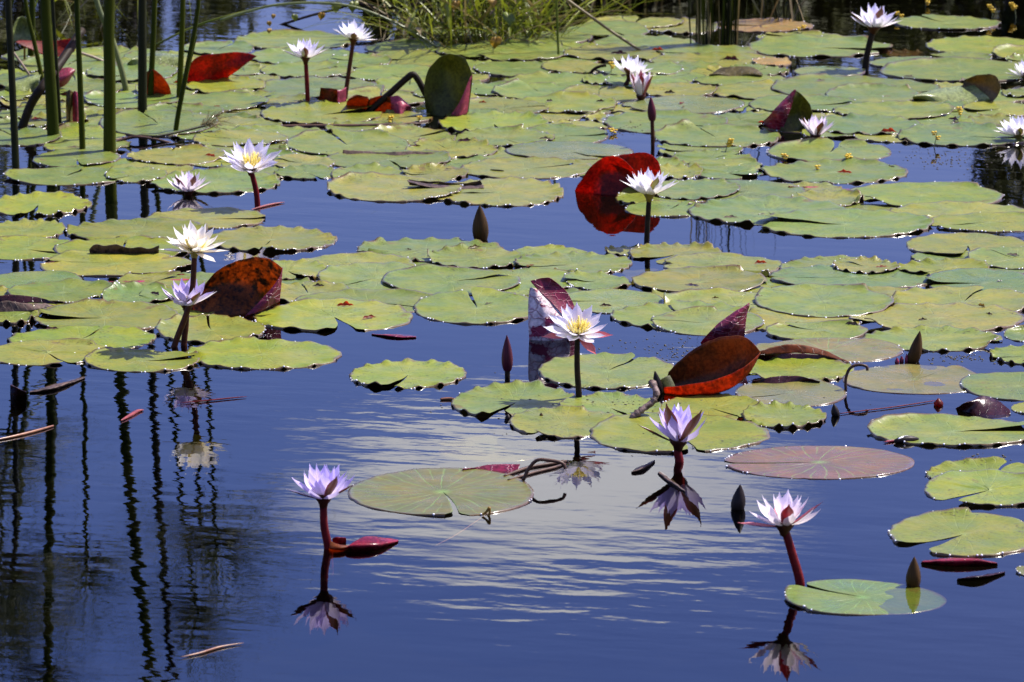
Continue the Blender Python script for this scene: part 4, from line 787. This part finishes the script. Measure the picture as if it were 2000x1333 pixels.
# ------------------------------------------------------------------ stems and twigs lying in the pond
def floating(name, label, pts, rpx, mat, cat='twig', taper=0.6):
    P = [gp(q[0], q[1], 0.002) if len(q) == 2 else gp(q[0], q[1], 0) + Vector((0, 0, q[2])) for q in pts]
    s = mpp(pts[0][0], pts[0][1]); base = P[0].copy(); base.z = 0
    V, Fc = [], []; tube_geo(V, Fc, resample([p - base for p in P], 18), lambda t: rpx / 2 * s * (1 - (1 - taper) * abs(2 * t - 1) ** 2), 8)
    return tag(link(name, mesh(name, V, Fc, M[mat]), None, base), label, cat)
def bent(name, label, foot, pts, rpx, mat, cat='twig', n=22, lump=0.0):
    base = gp(*foot); D = base.y; P = [at(q[0], q[1], D + (q[2] if len(q) > 2 else 0)) - base for q in pts]; s = mpp(*foot)
    V, Fc = [], []; tube_geo(V, Fc, resample(P, n), [rpx / 2 * s * (1 + lump * mnoise.noise(Vector((k * 0.9, foot[0], 0)))) * (0.55 if lump and k in (0, n - 1) else 1) for k in range(n)], 8); return tag(link(name, mesh(name, V, Fc, M[mat]), None, base), label, cat)
bent('bent_stalk', 'thick dark stalk bent sharply beside the green upright leaf', (718, 218), [(716, 222), (760, 184), (796, 152), (806, 146), (812, 150), (822, 166), (832, 186)], 13, 'stalk_dark')
bent('twisted_stem', 'lumpy brown stem twisting over pads beside the dark bud tip', (1236, 816), [(1232, 818, -.02), (1252, 802, -.01), (1274, 786, .0), (1282, 768, .01), (1276, 752, .03), (1272, 748, .05)], 13, 'twig_grey', 'twig', 30, 0.75)  # a lumpy stem lying over the pads
bent('looped_twig', 'brown stem looping over the water behind the veined tan pad', (1022, 940), [(1022, 938), (1034, 914), (1050, 899), (1076, 900), (1098, 905), (1104, 916)], 7, 'twig')
floating('drifting_twig', 'upper brown stem of two lying beside the looped one', [(985, 930), (1030, 914), (1070, 907), (1106, 901)], 7, 'twig')
floating('drifting_twig', 'lower brown stem of two lying beside the looped one', [(992, 938), (1040, 924), (1080, 914), (1104, 906)], 6, 'twig')
bent('looped_twig', 'pinkish stem hooped over the tip of the submerged tan pad', (1652, 762), [(1652, 765), (1652, 740), (1660, 720), (1676, 713), (1692, 716), (1694, 724)], 6, 'twig')
floating('drifting_twig', 'hair-thin pink stem stretched between the black bud and the red tip', [(1640, 808), (1740, 796), (1825, 783)], 2.5, 'stalk_red')
floating('drifting_twig', 'orange-tipped stem floating at the left edge', [(-10, 860), (30, 852), (70, 842), (104, 832)], 6, 'orange_float')
floating('drifting_twig', 'pale orange stem adrift in dark water near the bottom edge', [(352, 1284), (390, 1276), (430, 1264), (476, 1256)], 5, 'orange_float', 'twig', 0.1)
floating('drifting_twig', 'thin pink stem crossing the mirrored lavender flower', [(352, 787), (400, 783), (450, 778), (482, 775)], 3, 'stalk_red', 'twig', 0.2)
floating('floating_bud', 'little red bud with slanting stem afloat in reflected reeds', [(236, 822), (254, 812), (268, 804), (280, 801)], 8, 'red_float', 'bud', 0.25)
floating('drifting_twig', 'red twig lying at the foot of the golden-stamened flower', [(490, 410), (512, 404), (534, 399), (556, 395)], 5, 'red_float', 'twig', 0.15)
floating('drifting_twig', 'short yellow straw at the rim of a speckled pad', [(860, 780), (875, 779), (888, 780)], 6, 'orange_float', 'straw')
floating('drifting_twig', 'faint orange stem under water before the veined tan pad', [(850, 1052, -.012), (890, 1036, -.008), (930, 1014, -.004), (950, 1004, -.001)], 2, 'orange_float')
bent('stem_stub', 'tiny yellow stub beside the veined tan pad', (950, 1008), [(942, 1006), (950, 1000), (956, 992), (956, 1004), (952, 1010)], 5, 'yellow_leaf', 'stub')
floating('floating_stick', 'long brown stick lying across the water below the half-sunk orange leaf', [(480, 249), (580, 247), (700, 246), (822, 242)], 8, 'twig', 'stick')
bent('bowed_twig', 'brown stem bowed over the pads in front of the thickest reed', (236, 278), [(228, 278), (262, 268), (300, 272), (340, 282), (376, 292)], 6, 'twig')
floating('floating_stick', 'thin dark stick on the yellowish pad in front of the distant flowers', [(958, 332), (970, 333), (984, 334)], 3, 'stalk_dark', 'stick')
bent('pale_twig', 'pale twig slanting between the leftmost reeds', (74, 172), [(24, 100), (50, 136), (76, 174)], 5, 'twig_pale')
bent('pale_twig', 'pale twig leaning towards the thickest reed', (204, 122), [(158, 104), (182, 112), (206, 122)], 6, 'twig_pale')
bent('dark_stalk', 'thick dark decaying stalk leaning behind the leftmost reeds', (44, 252), [(42, 254), (60, 205), (84, 168), (120, 120, .1), (160, 60, .2)], 18, 'stalk_dark')
bent('arched_twig', 'dark red stem arched between two distant pads', (1150, 150), [(1148, 150), (1160, 136), (1172, 130), (1184, 128)], 6, 'stalk_dark')
# wet bud lying on its side, its glossy highlight added as a white strip
def wet_bud():
    base = gp(1757, 866); s = mpp(1757, 866); root = thing('wet_bud', base, 'glossy black bud with painted white highlight lying at the pad rim', 'lily bud')
    def bag(name, x0, x1, w, mat, z=0.004, rise=0.0):
        a = gp(x0, 866) - base; b = gp(x1, 862) - base; V, Fc = [], []
        tube_geo(V, Fc, [a.lerp(b, k / 10) + Vector((0, 0, z + rise * k / 10)) for k in range(11)], [w / 2 * s * max(0.06, math.sin(math.pi * (0.04 + 0.92 * k / 10)) ** 0.7) for k in range(11)], 10)
        link(name, mesh(name, V, Fc, M[mat]), root)
    bag('tip', 1726, 1756, 5, 'leaf_pink', .002); bag('body', 1746, 1794, 17, 'bud_black', .004); bag('painted_highlight', 1754, 1782, 9, 'glint_white', .0075)
wet_bud()

# ------------------------------------------------------------------ papyrus
def papyrus(label, foot, pts, rpx, mat, height, lean=(0, 0), umbel=0.30, seed=0, tip_r=0.6, bracts=True):
    """pts: the stem as seen in the photograph; above the picture it goes on to HEIGHT metres, leaning on, and ends in its umbel"""
    rr = random.Random(seed); base = gp(*foot); D = base.y; s = mpp(*foot)
    P = [at(q[0], q[1], D) - base for q in pts]; top = P[-1] + Vector((lean[0], lean[1], height - P[-1].z))
    P = [P[0] - Vector((0, 0, 0.12))] + P + [P[-1].lerp(top, 0.35) - Vector((lean[0], lean[1], 0)) * 0.12, P[-1].lerp(top, 0.7) - Vector((lean[0], lean[1], 0)) * 0.1, top]
    root = thing('papyrus', base, label, 'papyrus', 'papyrus stems')
    V, Fc = [], []; tube_geo(V, Fc, resample(P, 40), lambda t: rpx / 2 * s * (1.0 - (1 - tip_r) * t), 3 if False else 9)
    link('stem', mesh('stem', V, Fc, M[mat]), root)
    if umbel > 0:
        V, Fc = [], []; nr = int(170 * umbel / 0.3)
        for k in range(nr):
            a = rr.uniform(0, 6.28); o_ = math.acos(rr.uniform(-0.35, 1.0)); d = Vector((math.cos(a) * math.sin(o_), math.sin(a) * math.sin(o_), math.cos(o_))); ln = umbel * rr.uniform(0.55, 1.0)
            pp = [top, top + d * ln * 0.5, top + d * ln + Vector((0, 0, -0.16 * ln * math.sin(o_)))]
            tube_geo(V, Fc, resample(pp, 5), [0.0016, 0.0015, 0.0013, 0.0011, 0.0007], 3, False)
            if rr.random() < 0.5:
                for _ in range(2): tube_geo(V, Fc, [pp[2], pp[2] + (d + Vector((rr.gauss(0, .5), rr.gauss(0, .5), rr.gauss(0, .4)))) * ln * 0.3], 0.0005, 3, False)
        u = link('umbel', mesh('umbel', V, Fc, M['umbel']), root); u['kind'] = 'stuff'
        if bracts:
            for k in range(6):
                a = k * 1.05 + rr.uniform(-.2, .2); d = Vector((math.cos(a), math.sin(a), 0.35)); side = Vector((-math.sin(a), math.cos(a), 0)); ln = umbel * rr.uniform(.3, .5)
                V = []; Fc = []
                for i in range(6):
                    q = i / 5; c = top + d * ln * q + Vector((0, 0, -ln * q * q * 0.6)); wv = 0.008 * (1 - q) + 0.0005
                    V += [c - side * wv, c + Vector((0, 0, -wv * 0.6)), c + side * wv]
                for i in range(5): Fc += [(3 * i, 3 * i + 1, 3 * i + 4, 3 * i + 3), (3 * i + 1, 3 * i + 2, 3 * i + 5, 3 * i + 4)]
                link('bract', mesh('bract', V, Fc, M['bract']), root)
    return root
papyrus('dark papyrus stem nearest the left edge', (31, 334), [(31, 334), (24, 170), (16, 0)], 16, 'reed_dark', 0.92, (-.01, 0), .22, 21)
papyrus('slim papyrus stem slanting just right of the dark edge one', (84, 172), [(84, 172), (68, 88), (49, -4)], 10, 'reed', 1.0, (-.08, .02), .18, 22)
papyrus('broad papyrus stem with pale lit edge, third from the left edge', (104, 268), [(104, 268), (96, 130), (88, 0)], 26, 'reed', 1.45, (-.03, 0), .3, 23)
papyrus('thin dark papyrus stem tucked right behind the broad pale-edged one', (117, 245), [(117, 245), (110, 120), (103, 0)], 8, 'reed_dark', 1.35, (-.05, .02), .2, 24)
papyrus('thin straight papyrus stem between the two broadest ones', (161, 292), [(161, 292), (156, 150), (150, 0)], 13, 'reed', 0.98, (.0, 0), .2, 25)
papyrus('thickest green papyrus stem, standing upright over blue water', (214, 297), [(214, 297), (214, 150), (214, 0)], 27, 'reed', 1.75, (.14, 0), .35, 26)
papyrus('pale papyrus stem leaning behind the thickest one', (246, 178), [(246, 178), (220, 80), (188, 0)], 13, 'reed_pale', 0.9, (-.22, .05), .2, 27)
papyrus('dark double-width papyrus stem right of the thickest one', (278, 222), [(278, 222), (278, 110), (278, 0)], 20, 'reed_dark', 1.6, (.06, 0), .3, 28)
papyrus('narrow papyrus stem touching the dark wide one', (294, 190), [(294, 190), (298, 100), (302, 0)], 13, 'reed', 1.3, (.08, .02), .25, 29)
papyrus('narrow green papyrus stem standing left of the slanting one', (350, 195), [(350, 195), (354, 100), (357, 0)], 13, 'reed', 1.05, (.03, 0), .2, 30)
papyrus('slanting papyrus stem with a sheath leaf, rightmost of the stand', (343, 258), [(343, 258), (366, 130), (388, 0)], 11, 'reed', 0.98, (.03, -.01), .26, 31)
o = bent('sheath_leaf', 'narrow brown-green sheath leaf clasping the slanting reed', (360, 240), [(362, 150), (374, 100), (381, 68)], 10, 'reed', 'leaf')
# papyrus outside the picture whose heads are seen in the mirror
for k, (X, Y, hh, ub) in enumerate([(-60, 250, 1.15, .30), (-130, 300, 0.9, .28), (-40, 150, 1.35, .3), (60, 110, 1.5, .26), (-200, 200, 1.2, .3)]):
    papyrus(['papyrus outside the left edge with a wide head', 'lower papyrus outside the left edge nearest the viewer', 'papyrus just outside the left edge farther back', 'tall papyrus behind the stand', 'papyrus well outside the left edge'][k],
            (X, Y), [(X, Y), (X + 2, Y - 120)], 14, 'reed', hh, (random.uniform(-.1, .1), 0), ub, 40 + k)
# fallen umbel on the pads
def fallen():
    base = gp(300, 268); root = thing('fallen_papyrus', base, 'fallen papyrus shoot with hairy brown head lying across pads', 'papyrus shoot')
    P = [gp(298, 268, .012) - base, gp(350, 258, .014) - base, gp(408, 244, .02) - base]; s = mpp(300, 268); V, Fc = [], []
    tube_geo(V, Fc, resample(P, 8), 2.6 * s, 6); link('stem', mesh('stem', V, Fc, M['reed_dark']), root)
    rr = random.Random(5); V, Fc = [], []
    for k in range(70):
        d = Vector((rr.uniform(.1, 1), rr.uniform(-.6, .6), rr.uniform(-.25, .6))); ln = rr.uniform(.02, .085); p = P[2] - Vector((rr.uniform(0, .02), 0, 0))
        tube_geo(V, Fc, resample([p, p + d * ln * .5 + Vector((0, 0, rr.gauss(0, .006))), p + d * ln], 4), .0005, 3, False)
    h_ = link('head', mesh('head', V, Fc, M['grass_dry']), root); h_['kind'] = 'stuff'
fallen()

# ------------------------------------------------------------------ bank plants at the top of the picture
def blade_geo(V, Fc, p0, d, side, ln, w, droop, n=8):
    b = len(V)
    for i in range(n + 1):
        q = i / n; c = p0 + d * ln * q + Vector((0, 0, -droop * ln * q * q)); wv = w * (0.55 + 0.45 * math.sin(min(1, q * 2.2) * math.pi / 2)) * (1 - q ** 2.5) + 0.0002
        V += [c - side * wv, c - Vector((0, 0, 1)) * wv * 0.35, c + side * wv]
    for i in range(n): a = b + 3 * i; Fc += [(a, a + 1, a + 4, a + 3), (a + 1, a + 2, a + 5, a + 4)]
def tussock(label, X, Y, spread, hgt, nblades, nleaf, seed, mats=('grass', 'grass', 'grass_dry'), wmul=1.0, cat='grass clump', lean=0.6, name='grass_clump'):
    rr = random.Random(seed); base = gp(X, Y); root = thing(name, base, label, cat)
    for mi, frac in enumerate((0.45, 0.35, 0.2)):
        V, Fc = [], []
        for _ in range(int(nblades * frac)):
            a = rr.uniform(0, 6.28); p = Vector((rr.gauss(0, spread * .5), rr.gauss(0, spread * .35), -.02)); d = Vector((rr.gauss(0, lean), rr.gauss(0, lean * .7), 1)).normalized()
            blade_geo(V, Fc, p, d, Vector((math.cos(a), math.sin(a), 0)), hgt * rr.uniform(.35, 1), rr.uniform(.0012, .0032) * wmul, rr.uniform(0, .5))
        b = link('blades', mesh('blades', V, Fc, M[mats[mi]]), root); b['kind'] = 'stuff'
    for _ in range(nleaf):
        V, Fc = [], []; a = rr.uniform(0, 6.28); p = Vector((rr.gauss(0, spread * .5), rr.gauss(0, spread * .3) - .03, rr.uniform(.02, hgt * .5))); d = Vector((rr.gauss(0, .8), rr.gauss(0, .5), rr.uniform(-.2, .7))).normalized()
        blade_geo(V, Fc, p, d, d.cross(Vector((0, 0.3, 1))).normalized(), rr.uniform(.06, .17), rr.uniform(.004, .010), rr.uniform(.1, .7))
        link('leaf', mesh('leaf', V, Fc, M[rr.choice(['grass', 'vine_leaf', 'grass', 'grass_dry'])]), root)
    return root
tussock('loose sunlit grassy bank clump with hanging bamboo-like leaves', 895, 80, .15, .62, 120, 52, 1, ('grass', 'grass', 'grass_dry'), 1.25, 'grass clump', .85)
tussock('sunlit grassy bank clump with yellowing leaves left of the dark rush', 1010, 70, .13, .60, 100, 40, 2, ('grass', 'grass', 'grass_dry'), 1.25, 'grass clump', .85)
tussock('thin grass clump at the top edge beside the vine leaves', 800, 44, .09, .5, 40, 14, 7, ('grass', 'grass', 'grass_dry'), 1.1, 'grass clump', .9)
tussock('low sparse grass clump behind the distant pads at the top edge', 1130, 18, .16, .45, 50, 12, 3, ('grass', 'reed', 'grass_dry'), 1.1, 'grass clump', .8)
tussock('sparse weedy clump at the top left behind the reeds', 130, 30, .25, .5, 34, 8, 9, ('reed', 'grass', 'grass_dry'))
tussock('thin upright reed clump on the left of two at the top edge', 1381, 86, .03, 1.0, 34, 0, 4, ('reed', 'reed_dark', 'grass_dry'), 1.1, 'reed clump', .03, 'reed_clump')
tussock('denser upright reed clump on the right of two at the top edge', 1424, 86, .03, .95, 34, 0, 5, ('reed', 'reed_dark', 'grass_dry'), 1.3, 'reed clump', .035, 'reed_clump')
tussock('sparse reeds standing in dark water at the top edge', 1530, 40, .06, .7, 26, 0, 6, ('reed_dark', 'reed_dark', 'grass_dry'), 1.2, 'reed clump', .2, 'reed_clump')
bent('tall_rush', 'straight dark green blade standing beside the yellow fallen stem', (1091, 110), [(1091, 112), (1089, 60), (1086, -40), (1084, -160)], 5, 'grass', 'reed blade')
bent('fallen_reed', 'yellow reed stem fallen slanting onto the pads', (1252, 100), [(1252, 100), (1200, 66), (1130, 16), (1080, -20), (1010, -70)], 6, 'grass_dry', 'reed')
bent('fallen_reed', 'pale stem slanting to a yellow leaf tip on the bank', (1060, 56), [(1060, 56), (1030, 30), (990, 2), (960, -20)], 7, 'grass_dry', 'reed')
bent('arching_grass', 'long green grass stalk arching over the blue gap', (856, 94), [(856, 94), (790, 54), (700, 16), (620, 6), (540, 10), (480, 24), (430, 40)], 5, 'reed_pale', 'grass stalk', 30)
bent('arching_grass', 'thin grass stalk running down to the pads behind the reeds', (296, 92), [(296, 92), (380, 52), (450, 30), (520, 14)], 4, 'grass', 'grass stalk')
bent('hanging_vine', 'dark wiry vine stem hanging across the blue gap', (565, 48), [(540, 52), (570, 42), (610, 30), (650, 20), (700, 8), (760, 16), (830, 4), (880, -20)], 5, 'stalk_dark', 'vine')
def heart(label, X, Y, size, mat, dy, seed):
    base = gp(X, 92); c = at(X, Y, base.y + dy); V, Fc = [], []; s = size * (c - CAM).length / F_PX / 2; rr = random.Random(seed); n = 20
    ax = Vector((rr.uniform(.8, 1), rr.uniform(-.4, .4), rr.uniform(-.2, .2))).normalized(); dn = Vector((rr.uniform(-.25, .25), rr.uniform(-.5, .1), -1)).normalized(); V.append(Vector((0, 0, 0)))
    for k in range(n):
        t_ = 2 * math.pi * k / n; x = 0.78 * math.sin(t_) ** 3; y = (0.86 * math.cos(t_) - 0.24 * math.cos(2 * t_) - 0.10 * math.cos(3 * t_) - 0.05 * math.cos(4 * t_))
        V.append((ax * x - dn * y) * s + Vector((0, -abs(x) * s * rr.uniform(.3, .7), 0)))
    for k in range(n): Fc.append((0, 1 + k, 1 + (k + 1) % n))
    o = tag(link('vine_leaf', mesh('vine_leaf', V, Fc, M[mat]), None, c), label, 'vine leaf', 'heart-shaped leaves on the vine')
    sl = o.modifiers.new('thickness', 'SOLIDIFY'); sl.thickness = 0.0006
for k, (lab, X, Y, sz, mt) in enumerate([('pale green heart leaf, left of the pair at the top edge', 657, 14, 26, 'vine_leaf'), ('pale green heart leaf, right of the pair at the top edge', 690, 12, 28, 'vine_leaf'),
        ('yellowing heart leaf hanging lowest under the vine', 628, 31, 20, 'yellow_leaf'), ('small green heart leaf on the vine, left part', 576, 34, 18, 'vine_leaf'), ('upper small yellow leaf at the vine end', 534, 32, 13, 'yellow_leaf'),
        ('middle small yellow leaf at the vine end', 526, 46, 13, 'yellow_leaf'), ('lowest small yellow leaf at the vine end', 526, 60, 13, 'yellow_leaf'), ('orange-yellow dry leaf hanging in the grassy clump', 890, 10, 24, 'yellow_leaf'),
        ('bright yellow leaf at the top edge of the grassy clump', 962, 4, 26, 'yellow_leaf'), ('green broad leaf at the right of the grassy clump', 994, 36, 34, 'vine_leaf'), ('crinkled yellow leaf low in the grassy clump', 968, 82, 30, 'yellow_leaf')]):
    heart(lab, X, Y, sz, mt, 0.0 if k < 7 else -0.1, k)

# bladderwort: little yellow blooms on thin stems
def bladderwort(label, X, Y, dx, hpx, n, seed):
    rr = random.Random(seed); base = gp(X, Y); s = mpp(X, Y); root = thing('bladderwort', base, label, 'yellow flower', 'yellow bladderwort flowers')
    top = at(X + dx, Y - hpx, base.y) - base; V, Fc = [], []; tube_geo(V, Fc, resample([Vector((0, 0, -.01)), top * .5 + Vector((.002, 0, 0)), top], 6), .0011, 5); link('stem', mesh('stem', V, Fc, M['reed_pale']), root)
    for k in range(n):
        c = top * (1 - 0.34 * k / max(1, n - 1) if n > 1 else 1) + Vector((rr.uniform(-.008, .008), rr.uniform(-.004, .004), 0)); V, Fc = [], []
        for (px, pz, pr) in ((-.003, .002, .0042), (.0035, .0025, .0038), (.0, -.003, .005)): blob(V, Fc, c + Vector((px, rr.uniform(-.002, .002), pz)), pr * 0.95, 0.62)
        link('bloom', mesh('bloom', V, Fc, M['yellow']), root)
for k, a in enumerate([('yellow bladderwort on the long brown stick', 764, 244, 2, 14, 3), ('tiny yellow bladderwort left of the green upright leaf', 816, 240, 3, 10, 1), ('tallest yellow bladderwort in front of a scalloped pad', 1414, 300, 8, 26, 4),
        ('yellow bladderwort left of the white leaning flower', 1192, 142, 2, 18, 2), ('yellow bladderwort in the dark gap left of the tall brown bud', 1194, 262, 0, 8, 2), ('yellow bladderwort between pads below the cupped pad', 1874, 236, 0, 24, 3),
        ('yellow bladderwort spray before the scalloped pad at right', 1822, 288, 8, 28, 2), ('yellow bladderwort at the left rim of a notched pad', 1532, 314, 4, 10, 2), ('yellow bladderwort at the front rim of a notched pad', 1652, 318, 2, 14, 3),
        ('single yellow bladderwort behind a split pad', 1594, 332, 0, 6, 1), ('yellow bladderwort at the tip of the orange-yellow pad', 1565, 66, 0, 14, 2), ('yellow bladderwort behind the tall violet flower', 1756, 40, -2, 14, 2),
        ('yellow bladderwort in dark water at the top right', 1937, 38, 0, 26, 3), ('yellow bladderwort spray near the top right corner', 1985, 34, -8, 26, 4), ('yellow bladderwort at the top edge right of centre', 1806, 14, 2, 10, 2)]):
    bladderwort(*a, 60 + k)
# curled scraps of dead leaf caught on and between the pads
sr = random.Random(9); made = 0
while made < 70:
    X, Y = sr.uniform(20, 1980), sr.choice([sr.uniform(105, 340), sr.uniform(105, 340), sr.uniform(400, 680), sr.uniform(490, 680)]); c = gp(X, Y); z = surf(c.x, c.y)
    if z < 0.0008: continue
    c.z = z; s_ = sr.uniform(7, 17) * mpp(X, Y); a = sr.gauss(0, .5); u_ = Vector((math.cos(a), math.sin(a), 0)); v_ = Vector((-math.sin(a), math.cos(a), 0)); V, Fc, UV = [], [], []; k1, k2 = sr.uniform(.5, 1.5), sr.uniform(0, 6)
    for i_ in range(9):
        q = i_ / 8 * 2 - 1; wd = s_ * .5 * (1 - abs(q) ** 2.2) * (1 + .35 * math.sin(7 * q + k2)) + s_ * .03
        for j_ in range(5): r_ = j_ / 4 * k1 * 1.6; V.append(u_ * q * s_ + v_ * (math.sin(r_) / max(r_, .01) * wd * j_ / 4 if r_ > .01 else 0) + Vector((0, 0, .0012 + wd * .5 * (1 - math.cos(r_)) + .0012 * math.sin(5 * q + k2) ** 2))); UV.append((i_ / 8, j_ / 4))
    for i_ in range(8):
        for j_ in range(4): k = i_ * 5 + j_; Fc.append((k, k + 5, k + 6, k + 1))
    mt = sr.choice(['leaf_maroon', 'leaf_dry', 'leaf_red', 'leaf_olive', 'leaf_maroon']); word = {'leaf_maroon': 'dark maroon', 'leaf_dry': 'brown', 'leaf_red': 'red', 'leaf_olive': 'olive'}[mt]
    tag(link('leaf_scrap', mesh('leaf_scrap', V, Fc, M[mt], True, UV), None, c), where(X, Y, used_scrap, word + ' curled leaf scrap'), 'leaf scrap', 'curled leaf scraps lying on the pads'); made += 1
# loose weed and debris afloat
def debris(name, label, X0, X1, Y0, Y1, n, seed, mat='debris'):
    rr = random.Random(seed); V, Fc = [], []
    for _ in range(n):
        X = rr.gauss((X0 + X1) / 2, (X1 - X0) / 4); Y = rr.gauss((Y0 + Y1) / 2, (Y1 - Y0) / 4); p = gp(X, Y); p.z = surf(p.x, p.y) + .0004; blob(V, Fc, p, rr.uniform(.0007, .0026), .4)
    o = link(name, mesh(name, V, Fc, M[mat])); o['kind'] = 'stuff'; o['label'] = label; o['category'] = 'floating weed'
for a in [('duckweed', 'brown weed specks afloat behind the orange boat-shaped leaf', 1210, 1400, 660, 705, 90, 1), ('duckweed', 'weed specks beside the dark gap right of centre', 1200, 1260, 240, 262, 60, 2), ('duckweed', 'weed specks afloat at upper right', 1750, 1960, 286, 335, 120, 3),
          ('duckweed', 'weed specks left of the bottom right pads', 1880, 1970, 888, 905, 50, 4), ('duckweed', 'brown crumbs on the notched pad at right', 1630, 1690, 286, 296, 40, 5), ('duckweed', 'weed specks between the pads at the right edge', 1800, 1960, 690, 712, 70, 6),
          ('duckweed', 'dark crumbs between the upper left pads', 200, 520, 205, 300, 90, 7), ('duckweed', 'crumbs between the upper middle pads', 640, 1050, 140, 340, 160, 8), ('duckweed', 'dark crumbs on the front speckled pads', 900, 1480, 720, 870, 150, 9)]:
    debris(*a)

# ------------------------------------------------------------------ shrubs beyond the top edge: seen in the mirror, and standing for the far bank
def shrub(label, X, D, hgt, wid, n, seed, name='shrub', leaf=.06):
    rr = random.Random(seed); base = Vector(((X - 1000) / F_PX * D, D, 0)); root = thing(name, base, label, 'shrub', 'shrubs of the far bank'); V, Fc = [], []
    lobes = [(Vector((rr.gauss(0, wid * .3), rr.gauss(0, wid * .25), hgt * rr.uniform(.3, .82))), rr.uniform(.18, .34)) for _ in range(16)]
    for _ in range(n):
        c, q = rr.choice(lobes); d = Vector((rr.gauss(0, 1), rr.gauss(0, 1), rr.gauss(0, 1))).normalized(); p = c + Vector((d.x * wid, d.y * wid, d.z * hgt)) * q * 0.8 * rr.random() ** .4
        if p.z < .02: p.z = rr.uniform(.02, .2)
        a = Vector((rr.gauss(0, 1), rr.gauss(0, 1), rr.gauss(0, .6))).normalized(); b = a.orthogonal().normalized(); s = leaf * rr.uniform(.5, 1.2); k = len(V)
        V += [p - a * s, p + b * s * .35, p + a * s, p - b * s * .35]; Fc.append((k, k + 1, k + 2, k + 3))
    f = link('foliage', mesh('foliage', V, Fc, M['shrub'], False), root); f['kind'] = 'stuff'
    V, Fc = [], []
    for k in range(5): tube_geo(V, Fc, resample([Vector((rr.gauss(0, .05), rr.gauss(0, .05), -.3)), lobes[k][0] * .5, lobes[k][0]], 8), lambda t: hgt * .02 * (1 - .7 * t) + .004, 6)
    link('branches', mesh('branches', V, Fc, M['bark']), root)
for k, a in enumerate([(1990, 15.6, .92, .36, 3000), (2110, 15.8, 1.1, .4, 2600), (1900, 16.4, .70, .42, 2600), (1780, 16.6, .60, .42, 2600), (1650, 16.6, .56, .42, 2400), (1520, 16.4, .50, .38, 2200), (1400, 15.9, .42, .34, 1800), (1290, 15.5, .38, .36, 1800),
                       (1180, 15.2, .36, .34, 1600), (1060, 15.1, .42, .34, 1800), (940, 15.1, .46, .32, 1800), (830, 15.4, .44, .26, 1200),
                       (520, 17.3, .60, .22, 600), (420, 17.5, .66, .24, 620), (330, 17.8, .80, .26, 700), (240, 17.4, .70, .22, 600), (150, 17.2, .76, .26, 700), (50, 17.0, .9, .36, 1100), (-120, 16.5, 1.2, .5, 1400)]):
    shrub('leafy shrub of the far bank beyond the top edge, mirrored in the water', a[0], a[1], a[2], a[3], a[4], 200 + k, leaf=.04)
for k in range(26):
    x = -26 + k * 2.1 + random.uniform(-.6, .6); y = random.uniform(25, 34)
    shrub('tall dark shrub of the distant wood beyond the pond', 1000 + x / y * F_PX, y, random.uniform(1.3, 2.3), random.uniform(1.2, 1.9), 700, 300 + k, leaf=.14)
